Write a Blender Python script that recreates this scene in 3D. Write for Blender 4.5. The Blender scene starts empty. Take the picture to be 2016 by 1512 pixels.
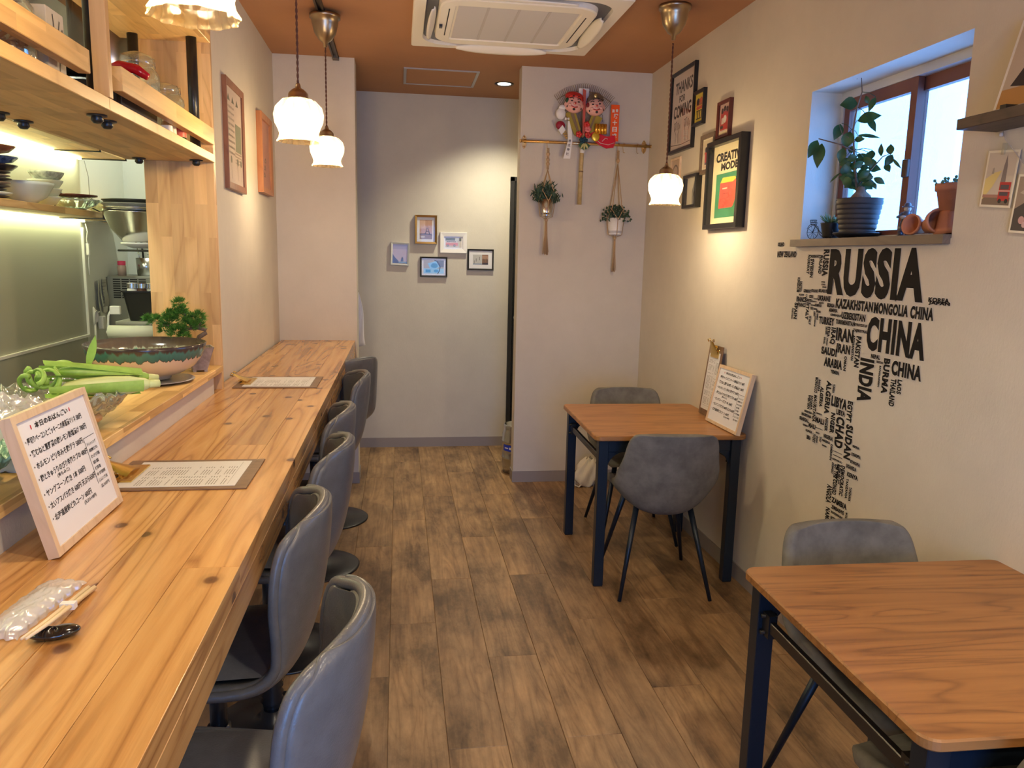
import bpy, bmesh, math, random
from mathutils import Vector, Matrix, Euler
random.seed(7)
PI = math.pi
scn = bpy.context.scene
COL = scn.collection

# ---------------------------------------------------------------- camera
cd = bpy.data.cameras.new('camera')
cam = bpy.data.objects.new('camera', cd)
COL.objects.link(cam)
cd.sensor_width = 36.0
cd.lens = 1518.4 * 36.0 / 2016.0
cd.clip_start = 0.02
rt, up, fw = (0.989483, -0.142963, 0.02201), (0.00177, 0.164118, 0.986439), (0.144636, 0.976026, -0.162645)
cam.matrix_world = Matrix(((rt[0], up[0], -fw[0], 0.0), (rt[1], up[1], -fw[1], 0.0), (rt[2], up[2], -fw[2], 1.5), (0, 0, 0, 1)))
scn.camera = cam

# ---------------------------------------------------------------- view, world, daylight
scn.view_settings.view_transform = 'Standard'
scn.view_settings.look = 'None'
scn.view_settings.exposure = 0.52
scn.view_settings.gamma = 1.0
scn.view_settings.use_curve_mapping = False
try:
    scn.cycles.max_bounces = 9
    scn.cycles.diffuse_bounces = 5
    scn.cycles.transparent_max_bounces = 12
    scn.cycles.sample_clamp_indirect = 4.0
    scn.cycles.caustics_reflective = False
    scn.cycles.caustics_refractive = False
    scn.cycles.use_denoising = True
except Exception:
    pass
world = bpy.data.worlds.new('world')
scn.world = world
world.use_nodes = True
bg = world.node_tree.nodes['Background']
bg.inputs[0].default_value = (0.25, 0.67, 1.65, 1)
bg.inputs[1].default_value = 5.0
LAMP = (1.0, 0.77, 0.48)

def portal(loc, rot, sx, sy):
    l = bpy.data.lights.new('daylight_portal', 'AREA')
    l.shape = 'RECTANGLE'; l.size = sx; l.size_y = sy
    l.cycles.is_portal = True
    o = bpy.data.objects.new('daylight_portal', l)
    o.location = loc; o.rotation_euler = rot
    COL.objects.link(o)
portal((1.79, 2.52, 1.88), (0, PI / 2, 0), 0.56, 0.9)         # side window
portal((0.35, -1.86, 1.05), (-PI / 2 + PI, 0, 0), 1.5, 2.0)   # glass entrance behind the camera

# ---------------------------------------------------------------- helpers
H, XL, XR, YP, YB = 2.668, -0.748, 1.596, 4.976, 5.995

def nd(nt, typ, **kw):
    n = nt.nodes.new(typ)
    for k, v in kw.items():
        if k in n.inputs: n.inputs[k].default_value = v
        else: setattr(n, k, v)
    return n

def mat(name, col, rough=0.5, metal=0.0, spec=0.5, emit=None, estr=0.0, alpha=1.0, bump=0.0, bscale=200.0, var=0.0, vscale=8.0, coat=0.0, trans=0.0, ior=1.45):
    m = bpy.data.materials.get(name)
    if m: return m
    m = bpy.data.materials.new(name); m.use_nodes = True
    nt = m.node_tree; p = nt.nodes['Principled BSDF']
    c = (col[0], col[1], col[2], 1)
    p.inputs['Base Color'].default_value = c
    p.inputs['Roughness'].default_value = rough
    p.inputs['Metallic'].default_value = metal
    p.inputs['Specular IOR Level'].default_value = spec
    p.inputs['Alpha'].default_value = alpha
    p.inputs['IOR'].default_value = ior
    if coat: p.inputs['Coat Weight'].default_value = coat; p.inputs['Coat Roughness'].default_value = 0.15
    if trans: p.inputs['Transmission Weight'].default_value = trans
    if emit: p.inputs['Emission Color'].default_value = (*emit, 1); p.inputs['Emission Strength'].default_value = estr
    tc = nd(nt, 'ShaderNodeTexCoord')
    if var:
        n = nd(nt, 'ShaderNodeTexNoise', Scale=vscale, Detail=4.0, Roughness=0.6)
        nt.links.new(tc.outputs['Object'], n.inputs['Vector'])
        r = nd(nt, 'ShaderNodeValToRGB')
        r.color_ramp.elements[0].position = 0.3; r.color_ramp.elements[1].position = 0.7
        r.color_ramp.elements[0].color = tuple(x * (1 - var) for x in col) + (1,)
        r.color_ramp.elements[1].color = tuple(min(1, x * (1 + var)) for x in col) + (1,)
        nt.links.new(n.outputs['Fac'], r.inputs['Fac']); nt.links.new(r.outputs['Color'], p.inputs['Base Color'])
    if bump:
        n = nd(nt, 'ShaderNodeTexNoise', Scale=bscale, Detail=3.0)
        nt.links.new(tc.outputs['Object'], n.inputs['Vector'])
        b = nd(nt, 'ShaderNodeBump', Strength=bump, Distance=0.002)
        nt.links.new(n.outputs['Fac'], b.inputs['Height']); nt.links.new(b.outputs['Normal'], p.inputs['Normal'])
    return m

def ramp(nt, fac, stops):
    r = nd(nt, 'ShaderNodeValToRGB'); e = r.color_ramp.elements
    while len(e) < len(stops): e.new(0.5)
    for i, (pos, c) in enumerate(stops): e[i].position = pos; e[i].color = (*c, 1)
    nt.links.new(fac, r.inputs['Fac'])
    return r.outputs['Color']

def mix(nt, fac, a, b, mode='MIX'):
    m = nd(nt, 'ShaderNodeMix', data_type='RGBA', blend_type=mode)
    for s, v in ((m.inputs[0], fac), (m.inputs[6], a), (m.inputs[7], b)):
        if hasattr(v, 'is_output'): nt.links.new(v, s)
        else: s.default_value = v if not isinstance(v, tuple) else (*v[:3], 1)
    return m.outputs[2]

def wood(name, dark, mid, light, axis='Y', rough=0.35, grain=28.0, ring=5.0, knots=0.0, staves=None, coat=0.0, stretch=0.06, bump=0.15, patch=0.0, rstretch=0.22, ringmix=0.5, knotcol=(0.12, 0.045, 0.015)):
    """grain runs along `axis`; staves=(length,width): short laminated staves of differing tone"""
    m = bpy.data.materials.new(name); m.use_nodes = True
    nt = m.node_tree; p = nt.nodes['Principled BSDF']; L = nt.links.new
    tc = nd(nt, 'ShaderNodeTexCoord'); oi = nd(nt, 'ShaderNodeObjectInfo')
    off = nd(nt, 'ShaderNodeVectorMath', operation='SCALE'); off.inputs[0].default_value = (7.3, 3.1, 5.7); L(oi.outputs['Random'], off.inputs['Scale'])
    add = nd(nt, 'ShaderNodeVectorMath', operation='ADD'); L(tc.outputs['Object'], add.inputs[0]); L(off.outputs[0], add.inputs[1])
    sep = nd(nt, 'ShaderNodeSeparateXYZ'); L(add.outputs[0], sep.inputs[0])
    ax = 'XYZ'.index(axis); oth = [i for i in range(3) if i != ax]
    comb = nd(nt, 'ShaderNodeCombineXYZ')       # long axis -> x
    L(sep.outputs[ax], comb.inputs[0]); L(sep.outputs[oth[0]], comb.inputs[1]); L(sep.outputs[oth[1]], comb.inputs[2])
    vec = comb.outputs[0]
    if staves:
        bk = nd(nt, 'ShaderNodeTexBrick'); bk.offset = 0.37; bk.squash = 1.0
        bk.inputs['Scale'].default_value = 1.0; bk.inputs['Brick Width'].default_value = staves[0]; bk.inputs['Row Height'].default_value = staves[1]
        bk.inputs['Mortar Size'].default_value = 0.0; bk.inputs['Bias'].default_value = 0.0
        bk.inputs['Color1'].default_value = (0, 0, 0, 1); bk.inputs['Color2'].default_value = (1, 1, 1, 1)
        cc = nd(nt, 'ShaderNodeCombineXYZ'); s2 = nd(nt, 'ShaderNodeMath', operation='ADD')
        L(sep.outputs[oth[0]], s2.inputs[0]); L(sep.outputs[oth[1]], s2.inputs[1])
        L(sep.outputs[ax], cc.inputs[0]); L(s2.outputs[0], cc.inputs[1])
        L(cc.outputs[0], bk.inputs['Vector'])
        rnd = bk.outputs['Color']
        o2 = nd(nt, 'ShaderNodeVectorMath', operation='SCALE'); L(rnd, o2.inputs[0]); o2.inputs['Scale'].default_value = 9.0
        a2 = nd(nt, 'ShaderNodeVectorMath', operation='ADD'); L(vec, a2.inputs[0]); L(o2.outputs[0], a2.inputs[1]); vec = a2.outputs[0]
    mp = nd(nt, 'ShaderNodeMapping'); mp.inputs['Scale'].default_value = (stretch, 1, 1); L(vec, mp.inputs['Vector'])
    n1 = nd(nt, 'ShaderNodeTexNoise', Scale=grain, Detail=6.0, Roughness=0.65, Distortion=0.4); L(mp.outputs[0], n1.inputs['Vector'])
    n2 = nd(nt, 'ShaderNodeTexNoise', Scale=ring, Detail=2.0, Roughness=0.5, Distortion=0.8); 
    mp2 = nd(nt, 'ShaderNodeMapping'); mp2.inputs['Scale'].default_value = (rstretch, 1, 1); L(vec, mp2.inputs['Vector']); L(mp2.outputs[0], n2.inputs['Vector'])
    rg = nd(nt, 'ShaderNodeMath', operation='MULTIPLY'); L(n2.outputs['Fac'], rg.inputs[0]); rg.inputs[1].default_value = 9.0
    fr = nd(nt, 'ShaderNodeMath', operation='PINGPONG'); L(rg.outputs[0], fr.inputs[0]); fr.inputs[1].default_value = 0.5
    rc = ramp(nt, fr.outputs[0], [(0.0, dark), (0.13, mid), (0.5, light)])
    gc = ramp(nt, n1.outputs['Fac'], [(0.3, dark), (0.5, mid), (0.72, light)])
    col = mix(nt, 1 - ringmix, rc, gc)
    if staves:
        tone = ramp(nt, rnd, [(0.0, (0.72, 0.66, 0.6)), (0.5, (0.97, 0.95, 0.93)), (1.0, (1.12, 1.1, 1.06))])
        col = mix(nt, 1.0, col, tone, 'MULTIPLY')
    tone = ramp(nt, oi.outputs['Random'], [(0.0, (0.86, 0.84, 0.82)), (1.0, (1.08, 1.08, 1.06))])
    col = mix(nt, 1.0, col, tone, 'MULTIPLY')
    if patch:
        n3 = nd(nt, 'ShaderNodeTexNoise', Scale=4.0, Detail=6.0, Roughness=0.7); mp3 = nd(nt, 'ShaderNodeMapping'); mp3.inputs['Scale'].default_value = (0.5, 1, 1)
        L(vec, mp3.inputs['Vector']); L(mp3.outputs[0], n3.inputs['Vector'])
        pc = ramp(nt, n3.outputs['Fac'], [(0.36, (0.38, 0.36, 0.34)), (0.50, (0.95, 0.95, 0.93)), (0.68, (1.45, 1.45, 1.38))])
        col = mix(nt, patch, col, pc, 'MULTIPLY')
    if knots:
        ks_ = nd(nt, 'ShaderNodeSeparateXYZ'); L(vec, ks_.inputs[0]); ka = nd(nt, 'ShaderNodeMath', operation='ADD'); L(ks_.outputs[1], ka.inputs[0]); L(ks_.outputs[2], ka.inputs[1])
        kc_ = nd(nt, 'ShaderNodeCombineXYZ'); L(ks_.outputs[0], kc_.inputs[0]); L(ka.outputs[0], kc_.inputs[1])
        mk = nd(nt, 'ShaderNodeMapping'); mk.inputs['Scale'].default_value = (0.75, 1, 1); L(kc_.outputs[0], mk.inputs['Vector'])
        vo = nd(nt, 'ShaderNodeTexVoronoi', Scale=knots, voronoi_dimensions='2D'); L(mk.outputs[0], vo.inputs['Vector'])
        # only some cells hold a knot
        sepc = nd(nt, 'ShaderNodeSeparateColor'); L(vo.outputs['Color'], sepc.inputs[0])
        th = nd(nt, 'ShaderNodeMath', operation='GREATER_THAN'); L(sepc.outputs[0], th.inputs[0]); th.inputs[1].default_value = 0.2
        kr = ramp(nt, vo.outputs['Distance'], [(0.0, (1, 1, 1)), (0.045, (0.9, 0.9, 0.9)), (0.07, (0.25, 0.25, 0.25)), (0.13, (0, 0, 0))])
        kf = nd(nt, 'ShaderNodeMath', operation='MULTIPLY'); L(kr, kf.inputs[0]); L(th.outputs[0], kf.inputs[1])
        col = mix(nt, kf.outputs[0], col, knotcol)
    L(col, p.inputs['Base Color'])
    p.inputs['Roughness'].default_value = rough
    if coat: p.inputs['Coat Weight'].default_value = coat; p.inputs['Coat Roughness'].default_value = 0.12
    if bump:
        b = nd(nt, 'ShaderNodeBump', Strength=bump, Distance=0.002); L(n1.outputs['Fac'], b.inputs['Height']); L(b.outputs['Normal'], p.inputs['Normal'])
    return m

def wallmat(name, col, var=0.05):
    m = bpy.data.materials.new(name); m.use_nodes = True
    nt = m.node_tree; p = nt.nodes['Principled BSDF']; L = nt.links.new
    tc = nd(nt, 'ShaderNodeTexCoord')
    n = nd(nt, 'ShaderNodeTexNoise', Scale=3.0, Detail=8.0, Roughness=0.7); L(tc.outputs['Object'], n.inputs['Vector'])
    L(ramp(nt, n.outputs['Fac'], [(0.3, tuple(c * (1 - var) for c in col)), (0.7, tuple(c * (1 + var) for c in col))]), p.inputs['Base Color'])
    mp = nd(nt, 'ShaderNodeMapping'); mp.inputs['Scale'].default_value = (1, 1, 0.35); L(tc.outputs['Object'], mp.inputs['Vector'])
    n2 = nd(nt, 'ShaderNodeTexNoise', Scale=160.0, Detail=4.0, Roughness=0.7); L(mp.outputs[0], n2.inputs['Vector'])
    b = nd(nt, 'ShaderNodeBump', Strength=0.35, Distance=0.002); L(n2.outputs['Fac'], b.inputs['Height']); L(b.outputs['Normal'], p.inputs['Normal'])
    p.inputs['Roughness'].default_value = 0.75
    return m

class MB:
    """collects shapes into one mesh"""
    def __init__(s): s.v = []; s.f = []; s.mi = []; s.cur = 0; s.smooth = []; s.sm = False
    def add(s, vs, fs, M=None):
        o = len(s.v)
        s.v += [tuple(M @ Vector(p)) if M else tuple(p) for p in vs]
        for f in fs: s.f.append([i + o for i in f]); s.mi.append(s.cur); s.smooth.append(s.sm)
        return s
    def box(s, a, b, M=None):
        x0, y0, z0 = a; x1, y1, z1 = b
        vs = [(x0, y0, z0), (x1, y0, z0), (x1, y1, z0), (x0, y1, z0), (x0, y0, z1), (x1, y0, z1), (x1, y1, z1), (x0, y1, z1)]
        return s.add(vs, [(0, 3, 2, 1), (4, 5, 6, 7), (0, 1, 5, 4), (1, 2, 6, 5), (2, 3, 7, 6), (3, 0, 4, 7)], M)
    def bbox(s, a, b, r=0.003, M=None, seg=1):
        bm = bmesh.new(); bmesh.ops.create_cube(bm, size=1.0)
        for v in bm.verts:
            v.co = Vector(((a[i] + b[i]) / 2 + v.co[i] * (b[i] - a[i]) for i in range(3)))
        r = min(r, 0.45 * min(abs(b[i] - a[i]) for i in range(3)))
        bmesh.ops.bevel(bm, geom=bm.edges[:], offset=r, segments=seg, affect='EDGES', profile=0.5)
        bm.verts.index_update()
        s.add([v.co.copy() for v in bm.verts], [[v.index for v in f.verts] for f in bm.faces], M); bm.free()
        return s
    def lathe(s, prof, n=32, M=None, flute=None):
        vs = []; fs = []; k = len(prof)
        for i in range(n):
            a = 2 * PI * i / n
            for j, (r, z) in enumerate(prof):
                rr = r * (flute(a, j) if flute else 1)
                vs.append((rr * math.cos(a), rr * math.sin(a), z))
        for i in range(n):
            i2 = (i + 1) % n
            for j in range(k - 1): fs.append((i * k + j, i2 * k + j, i2 * k + j + 1, i * k + j + 1))
        s.sm = True; s.add(vs, fs, M); s.sm = False
        return s
    def tube(s, pts, r, n=8, closed=False, M=None):
        pts = [Vector(p) for p in pts]; rs = r if isinstance(r, (list, tuple)) else [r] * len(pts)
        vs = []; fs = []; prev = None; m = len(pts)
        for i, p in enumerate(pts):
            if closed: t = pts[(i + 1) % m] - pts[i - 1]
            else: t = pts[min(i + 1, m - 1)] - pts[max(i - 1, 0)]
            t = t.normalized() if t.length > 1e-9 else Vector((0, 0, 1))
            ref = prev if prev is not None else (Vector((0, 0, 1)) if abs(t.z) < 0.9 else Vector((1, 0, 0)))
            u = (ref - t * ref.dot(t))
            if u.length < 1e-6: u = t.orthogonal()
            u.normalize(); w = t.cross(u); prev = u
            for j in range(n):
                a = 2 * PI * j / n
                vs.append(p + (u * math.cos(a) + w * math.sin(a)) * rs[i])
        for i in range(m if closed else m - 1):
            i2 = (i + 1) % m
            for j in range(n): fs.append((i * n + j, i * n + (j + 1) % n, i2 * n + (j + 1) % n, i2 * n + j))
        if not closed: fs.append(list(range(n))[::-1]); fs.append([(m - 1) * n + j for j in range(n)])
        s.sm = True; s.add(vs, fs, M); s.sm = False
        return s
    def cyl(s, p0, p1, r0, r1=None, n=20, M=None): return s.tube([p0, p1], [r0, r0 if r1 is None else r1], n, False, M)
    def ball(s, c, r, n=16, m=10, M=None, sc=(1, 1, 1)):
        prof = [(max(1e-4, math.sin(PI * j / m)) * r, -math.cos(PI * j / m) * r) for j in range(m + 1)]
        T = Matrix.Translation(c) @ Matrix.Diagonal((*sc, 1))
        return s.lathe(prof, n, (M @ T) if M else T)
    def prism(s, pts, a, b, plane='xz', M=None):
        """extrude polygon pts between a and b along the missing axis"""
        k = len(pts)
        def P(p, t): return {'xz': (p[0], t, p[1]), 'xy': (p[0], p[1], t), 'yz': (t, p[0], p[1])}[plane]
        vs = [P(p, a) for p in pts] + [P(p, b) for p in pts]
        fs = [list(range(k)), list(range(2 * k - 1, k - 1, -1))] + [(i, i + k, (i + 1) % k + k, (i + 1) % k) for i in range(k)]
        return s.add(vs, fs, M)
    def grid(s, fn, nu, nv, M=None):
        vs = [fn(i / nu, j / nv) for j in range(nv + 1) for i in range(nu + 1)]
        fs = [(j * (nu + 1) + i, j * (nu + 1) + i + 1, (j + 1) * (nu + 1) + i + 1, (j + 1) * (nu + 1) + i) for j in range(nv) for i in range(nu)]
        s.sm = True; s.add(vs, fs, M); s.sm = False
        return s
    def use(s, i): s.cur = i; return s
    def mesh(s, name, mats):
        me = bpy.data.meshes.new(name); me.from_pydata([tuple(v) for v in s.v], [], s.f)
        for m in (mats if isinstance(mats, (list, tuple)) else [mats]): me.materials.append(m)
        for p, i, sm in zip(me.polygons, s.mi, s.smooth): p.material_index = i; p.use_smooth = sm
        bm = bmesh.new(); bm.from_mesh(me); bmesh.ops.recalc_face_normals(bm, faces=bm.faces); bm.to_mesh(me); bm.free()
        me.update()
        return me
    def build(s, name, mats, parent=None, label=None, kind=None):
        return link(name, s.mesh(name, mats), parent, label, kind)

def link(name, me, parent=None, label=None, kind=None):
    o = bpy.data.objects.new(name, me); COL.objects.link(o)
    if parent is not None: o.parent = parent
    if label: o['label'] = label
    if kind: o['kind'] = kind
    return o

def thing(name, label, cat, loc=(0, 0, 0), rz=0.0, group=None, rot=None):
    o = bpy.data.objects.new(name, None); COL.objects.link(o)
    o.empty_display_size = 0.05
    o.location = loc; o.rotation_euler = rot if rot else (0, 0, rz)
    return tag(o, label, cat, group)
def tag(o, label, cat, group=None):
    o['label'] = label; o['category'] = cat
    if group: o['group'] = group
    return o
def dup(root, loc, rz=None, label=None, group=None):
    r = root.copy(); COL.objects.link(r); r.location = loc
    if rz is not None: r.rotation_euler = (0, 0, rz)
    if label: r['label'] = label
    if group: r['group'] = group
    for ch in list(root.children):
        c = ch.copy(); COL.objects.link(c); c.parent = r
        for g in list(ch.children):
            d = g.copy(); COL.objects.link(d); d.parent = c
    return r
def struct(name, mb, m, parent=None):
    o = mb.build(name, m, parent)
    if parent is None: o['kind'] = 'structure'
    return o

_tc = {}
def text_verts(s, weight=0.0, spacing=1.0):
    key = (s, weight, spacing)
    if key in _tc: return _tc[key]
    cu = bpy.data.curves.new('t', 'FONT'); cu.body = s; cu.size = 1.0; cu.offset = weight; cu.resolution_u = 3; cu.space_character = spacing
    o = bpy.data.objects.new('t', cu); COL.objects.link(o)
    dg = bpy.context.evaluated_depsgraph_get()
    me = bpy.data.meshes.new_from_object(o.evaluated_get(dg))
    vs = [tuple(v.co) for v in me.vertices]; fs = [list(p.vertices) for p in me.polygons]
    bpy.data.objects.remove(o); bpy.data.curves.remove(cu); bpy.data.meshes.remove(me)
    if not vs: vs = [(0, 0, 0)]; fs = []
    x0 = min(v[0] for v in vs); x1 = max(v[0] for v in vs); y0 = min(v[1] for v in vs); y1 = max(v[1] for v in vs)
    w = max(1e-6, x1 - x0); h = max(1e-6, y1 - y0)
    r = ([((v[0] - x0) / w, (v[1] - y0) / h) for v in vs], fs, w / h)
    _tc[key] = r
    return r
def put_text(mb, s, x0, z0, w, h, y, weight=0.0, M=None, down=False, spacing=1.0):
    """flat text in the local xz plane (viewer looks along +y); fills the box; w=None keeps the aspect"""
    vs, fs, asp = text_verts(s, weight, spacing)
    if w is None: w = asp * h
    if down:  # reads downwards, letters turned clockwise
        pv = [(x0 + v[1] * w, y, z0 + h - v[0] * h) for v in vs]
    else:
        pv = [(x0 + v[0] * w, y, z0 + v[1] * h) for v in vs]
    mb.add(pv, fs, M)
    return w

def rotm(rz=0, loc=(0, 0, 0), rx=0, ry=0):
    return Matrix.Translation(loc) @ Euler((rx, ry, rz), 'XYZ').to_matrix().to_4x4()

# ---------------------------------------------------------------- materials
M = {}
M['wall'] = wallmat('wall_greige', (0.61, 0.56, 0.475))
M['wall_back'] = wallmat('wall_grey_green', (0.60, 0.565, 0.48))
M['wall_k'] = wallmat('wall_kitchen', (0.66, 0.68, 0.62), 0.02)
M['panel_k'] = mat('kitchen_panel', (0.42, 0.42, 0.34), 0.25)
M['ceiling'] = wallmat('ceiling_terracotta', (0.40, 0.195, 0.090))
M['base'] = mat('skirting_vinyl', (0.30, 0.265, 0.24), 0.5)
M['pine'] = wood('counter_pine', (0.24, 0.095, 0.025), (0.56, 0.29, 0.095), (0.70, 0.41, 0.15), 'Y', 0.25, 34, 6.0, knots=5.0, coat=0.2, rstretch=0.085)
M['lamY'] = wood('laminated_staves_y', (0.56, 0.33, 0.12), (0.76, 0.50, 0.20), (0.86, 0.60, 0.28), 'Y', 0.4, 40, 3, staves=(0.34, 0.045), bump=0.05)
M['lamZ'] = wood('laminated_staves_z', (0.50, 0.29, 0.12), (0.68, 0.44, 0.20), (0.78, 0.53, 0.27), 'Z', 0.4, 40, 3, staves=(0.34, 0.045), bump=0.05)
M['walnut'] = wood('table_walnut', (0.14, 0.055, 0.017), (0.33, 0.145, 0.042), (0.41, 0.19, 0.058), 'X', 0.36, 26, 9, bump=0.1, stretch=0.05, rstretch=0.10)
M['dark_wood'] = wood('dark_stained_wood', (0.035, 0.022, 0.018), (0.07, 0.046, 0.035), (0.10, 0.068, 0.052), 'Y', 0.5, 30, 6)
M['ledge'] = wood('window_ledge_wood', (0.11, 0.08, 0.06), (0.15, 0.11, 0.082), (0.19, 0.14, 0.105), 'Y', 0.5, 30, 6)
M['plank'] = wood('floor_vinyl_oak', (0.15, 0.085, 0.042), (0.31, 0.190, 0.092), (0.44, 0.29, 0.150), 'Y', 0.40, 28, 9, bump=0.3, patch=0.9, stretch=0.07, rstretch=0.12, ringmix=0.3)
M['gap'] = mat('floor_joint', (0.5, 0.36, 0.22), 0.8)
M['black'] = mat('black_lacquer', (0.012, 0.012, 0.013), 0.3)
M['blackmatte'] = mat('black_matte', (0.018, 0.017, 0.017), 0.6)
M['table_metal'] = mat('blue_black_metal', (0.012, 0.020, 0.032), 0.35, 0.3)
M['velvet'] = mat('grey_suede', (0.15, 0.143, 0.13), 0.85, var=0.28, vscale=14, bump=0.2, bscale=500)
M['leather'] = mat('grey_leather', (0.115, 0.118, 0.124), 0.28, var=0.12, vscale=30, bump=0.25, bscale=260)
M['brass'] = mat('brass', (0.72, 0.48, 0.20), 0.28, 1.0)
M['antique'] = mat('antique_brass', (0.42, 0.33, 0.22), 0.3, 1.0)
M['gold'] = mat('gold_clip', (0.85, 0.60, 0.18), 0.22, 1.0)
M['steel'] = mat('stainless', (0.62, 0.62, 0.6), 0.25, 1.0)
M['chrome'] = mat('chrome', (0.85, 0.85, 0.85), 0.08, 1.0)
M['white'] = mat('white_paint', (0.80, 0.79, 0.76), 0.4)
M['acwhite'] = mat('aircon_ivory', (0.88, 0.84, 0.74), 0.35)
M['acfilter'] = mat('aircon_filter', (0.62, 0.61, 0.63), 0.6, bump=0.4, bscale=900)
M['paper'] = mat('paper', (0.80, 0.79, 0.78), 0.5)
M['cream'] = mat('cream_paper', (0.82, 0.76, 0.60), 0.5)
M['maple'] = wood('maple_frame', (0.62, 0.44, 0.27), (0.74, 0.56, 0.37), (0.80, 0.63, 0.44), 'Z', 0.4, 60, 8, bump=0.03)
M['ink'] = mat('black_ink', (0.015, 0.014, 0.014), 0.6)
M['inkgrey'] = mat('grey_ink', (0.25, 0.24, 0.22), 0.6)
M['red'] = mat('red_plastic', (0.55, 0.03, 0.025), 0.3)
M['rope'] = mat('jute_rope', (0.50, 0.34, 0.19), 0.85, bump=0.6, bscale=400)
M['leaf'] = mat('leaf_green', (0.025, 0.085, 0.025), 0.35, var=0.4, vscale=20)
M['leafdark'] = mat('leaf_dark', (0.018, 0.05, 0.018), 0.45, var=0.4, vscale=25)
M['leaflight'] = mat('leaf_light', (0.16, 0.34, 0.07), 0.4, var=0.3, vscale=25)
M['terracotta'] = mat('terracotta', (0.50, 0.20, 0.11), 0.75, var=0.1, bump=0.2)
M['bark'] = mat('bark', (0.17, 0.12, 0.085), 0.8, var=0.3, vscale=60, bump=0.8, bscale=120)
M['soil'] = mat('soil', (0.05, 0.035, 0.02), 0.9, bump=1.0, bscale=200)
def glassy(name, col=(1, 1, 1), fac=0.12, rough=0.03, body=0.0, bodycol=(1, 1, 1), mx_=0.9):
    m = bpy.data.materials.new(name); m.use_nodes = True; nt = m.node_tree; nt.nodes.clear(); L = nt.links.new
    o = nd(nt, 'ShaderNodeOutputMaterial'); t = nd(nt, 'ShaderNodeBsdfTransparent'); t.inputs[0].default_value = (*col, 1)
    g = nd(nt, 'ShaderNodeBsdfGlossy'); g.inputs['Roughness'].default_value = rough
    lw = nd(nt, 'ShaderNodeLayerWeight'); lw.inputs['Blend'].default_value = 0.25
    mr = nd(nt, 'ShaderNodeMapRange'); mr.inputs['To Min'].default_value = fac; mr.inputs['To Max'].default_value = mx_
    L(lw.outputs['Facing'], mr.inputs['Value'])
    base = t
    if body:
        d = nd(nt, 'ShaderNodeBsdfDiffuse'); d.inputs[0].default_value = (*bodycol, 1)
        mx0 = nd(nt, 'ShaderNodeMixShader'); mx0.inputs[0].default_value = body; L(t.outputs[0], mx0.inputs[1]); L(d.outputs[0], mx0.inputs[2]); base = mx0
    mx = nd(nt, 'ShaderNodeMixShader'); L(mr.outputs[0], mx.inputs[0]); L(base.outputs[0], mx.inputs[1]); L(g.outputs[0], mx.inputs[2])
    L(mx.outputs[0], o.inputs[0])
    return m
M['pane'] = glassy('window_glass', (0.92, 0.97, 1.0), 0.05, 0.02)
M['pglass'] = glassy('picture_glass', (1, 1, 1), 0.012, 0.03, mx_=0.14)
M['sleeve'] = glassy('clear_sleeve', (1, 1, 1), 0.02, 0.2, mx_=0.12)
M['jar'] = glassy('jar_glass', (0.93, 0.96, 0.93), 0.12, 0.05, 0.08, (0.8, 0.85, 0.8))
M['dishglass'] = glassy('dish_glass', (0.80, 0.90, 0.84), 0.22, 0.1, 0.30, (0.6, 0.72, 0.62))
M['plastic'] = glassy('clear_wrap', (0.97, 0.97, 0.97), 0.10, 0.18, 0.42, (0.85, 0.85, 0.87), mx_=0.5)

# ================================================================ THE ROOM
fl = MB().box((-1.75, -1.9, -0.08), (XR + 0.2, 6.1, -0.004)); floor = struct('floor', fl, M['gap'])
J = {-5: 3.1, -4: 3.4, -3: 2.8, -2: 3.2, -1: 2.60, 0: 3.0, 1: 3.43, 2: 2.70, 3: 2.18, 4: 2.97, 5: 2.43, 6: 3.13, 7: 2.96, 8: 2.6}
PW, PL = 0.18556, 1.27
for k in range(-5, 9):
    x0 = -0.03825 + k * PW + 0.0006; x1 = x0 + PW - 0.0012
    x1 = min(x1, XR + 0.02)
    if x1 - x0 < 0.02: continue
    y = J[k]
    while y > -0.4: y -= PL
    while y < 6.0:
        a, b = y + 0.0006, min(y + PL - 0.0006, 6.02)
        if b - a > 0.03:
            w, d = x1 - x0, b - a
            m = MB(); e = 0.0012
            vs = [(0, 0, -.004), (w, 0, -.004), (w, d, -.004), (0, d, -.004), (0, 0, -e), (w, 0, -e), (w, d, -e), (0, d, -e), (e, e, 0), (w - e, e, 0), (w - e, d - e, 0), (e, d - e, 0)]
            fs = [(0, 3, 2, 1), (0, 1, 5, 4), (1, 2, 6, 5), (2, 3, 7, 6), (3, 0, 4, 7), (4, 5, 9, 8), (5, 6, 10, 9), (6, 7, 11, 10), (7, 4, 8, 11), (8, 9, 10, 11)]
            m.add(vs, fs)
            o = m.build('plank', M['plank'], floor); o.location = (x0, a, 0)
        y += PL

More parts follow.
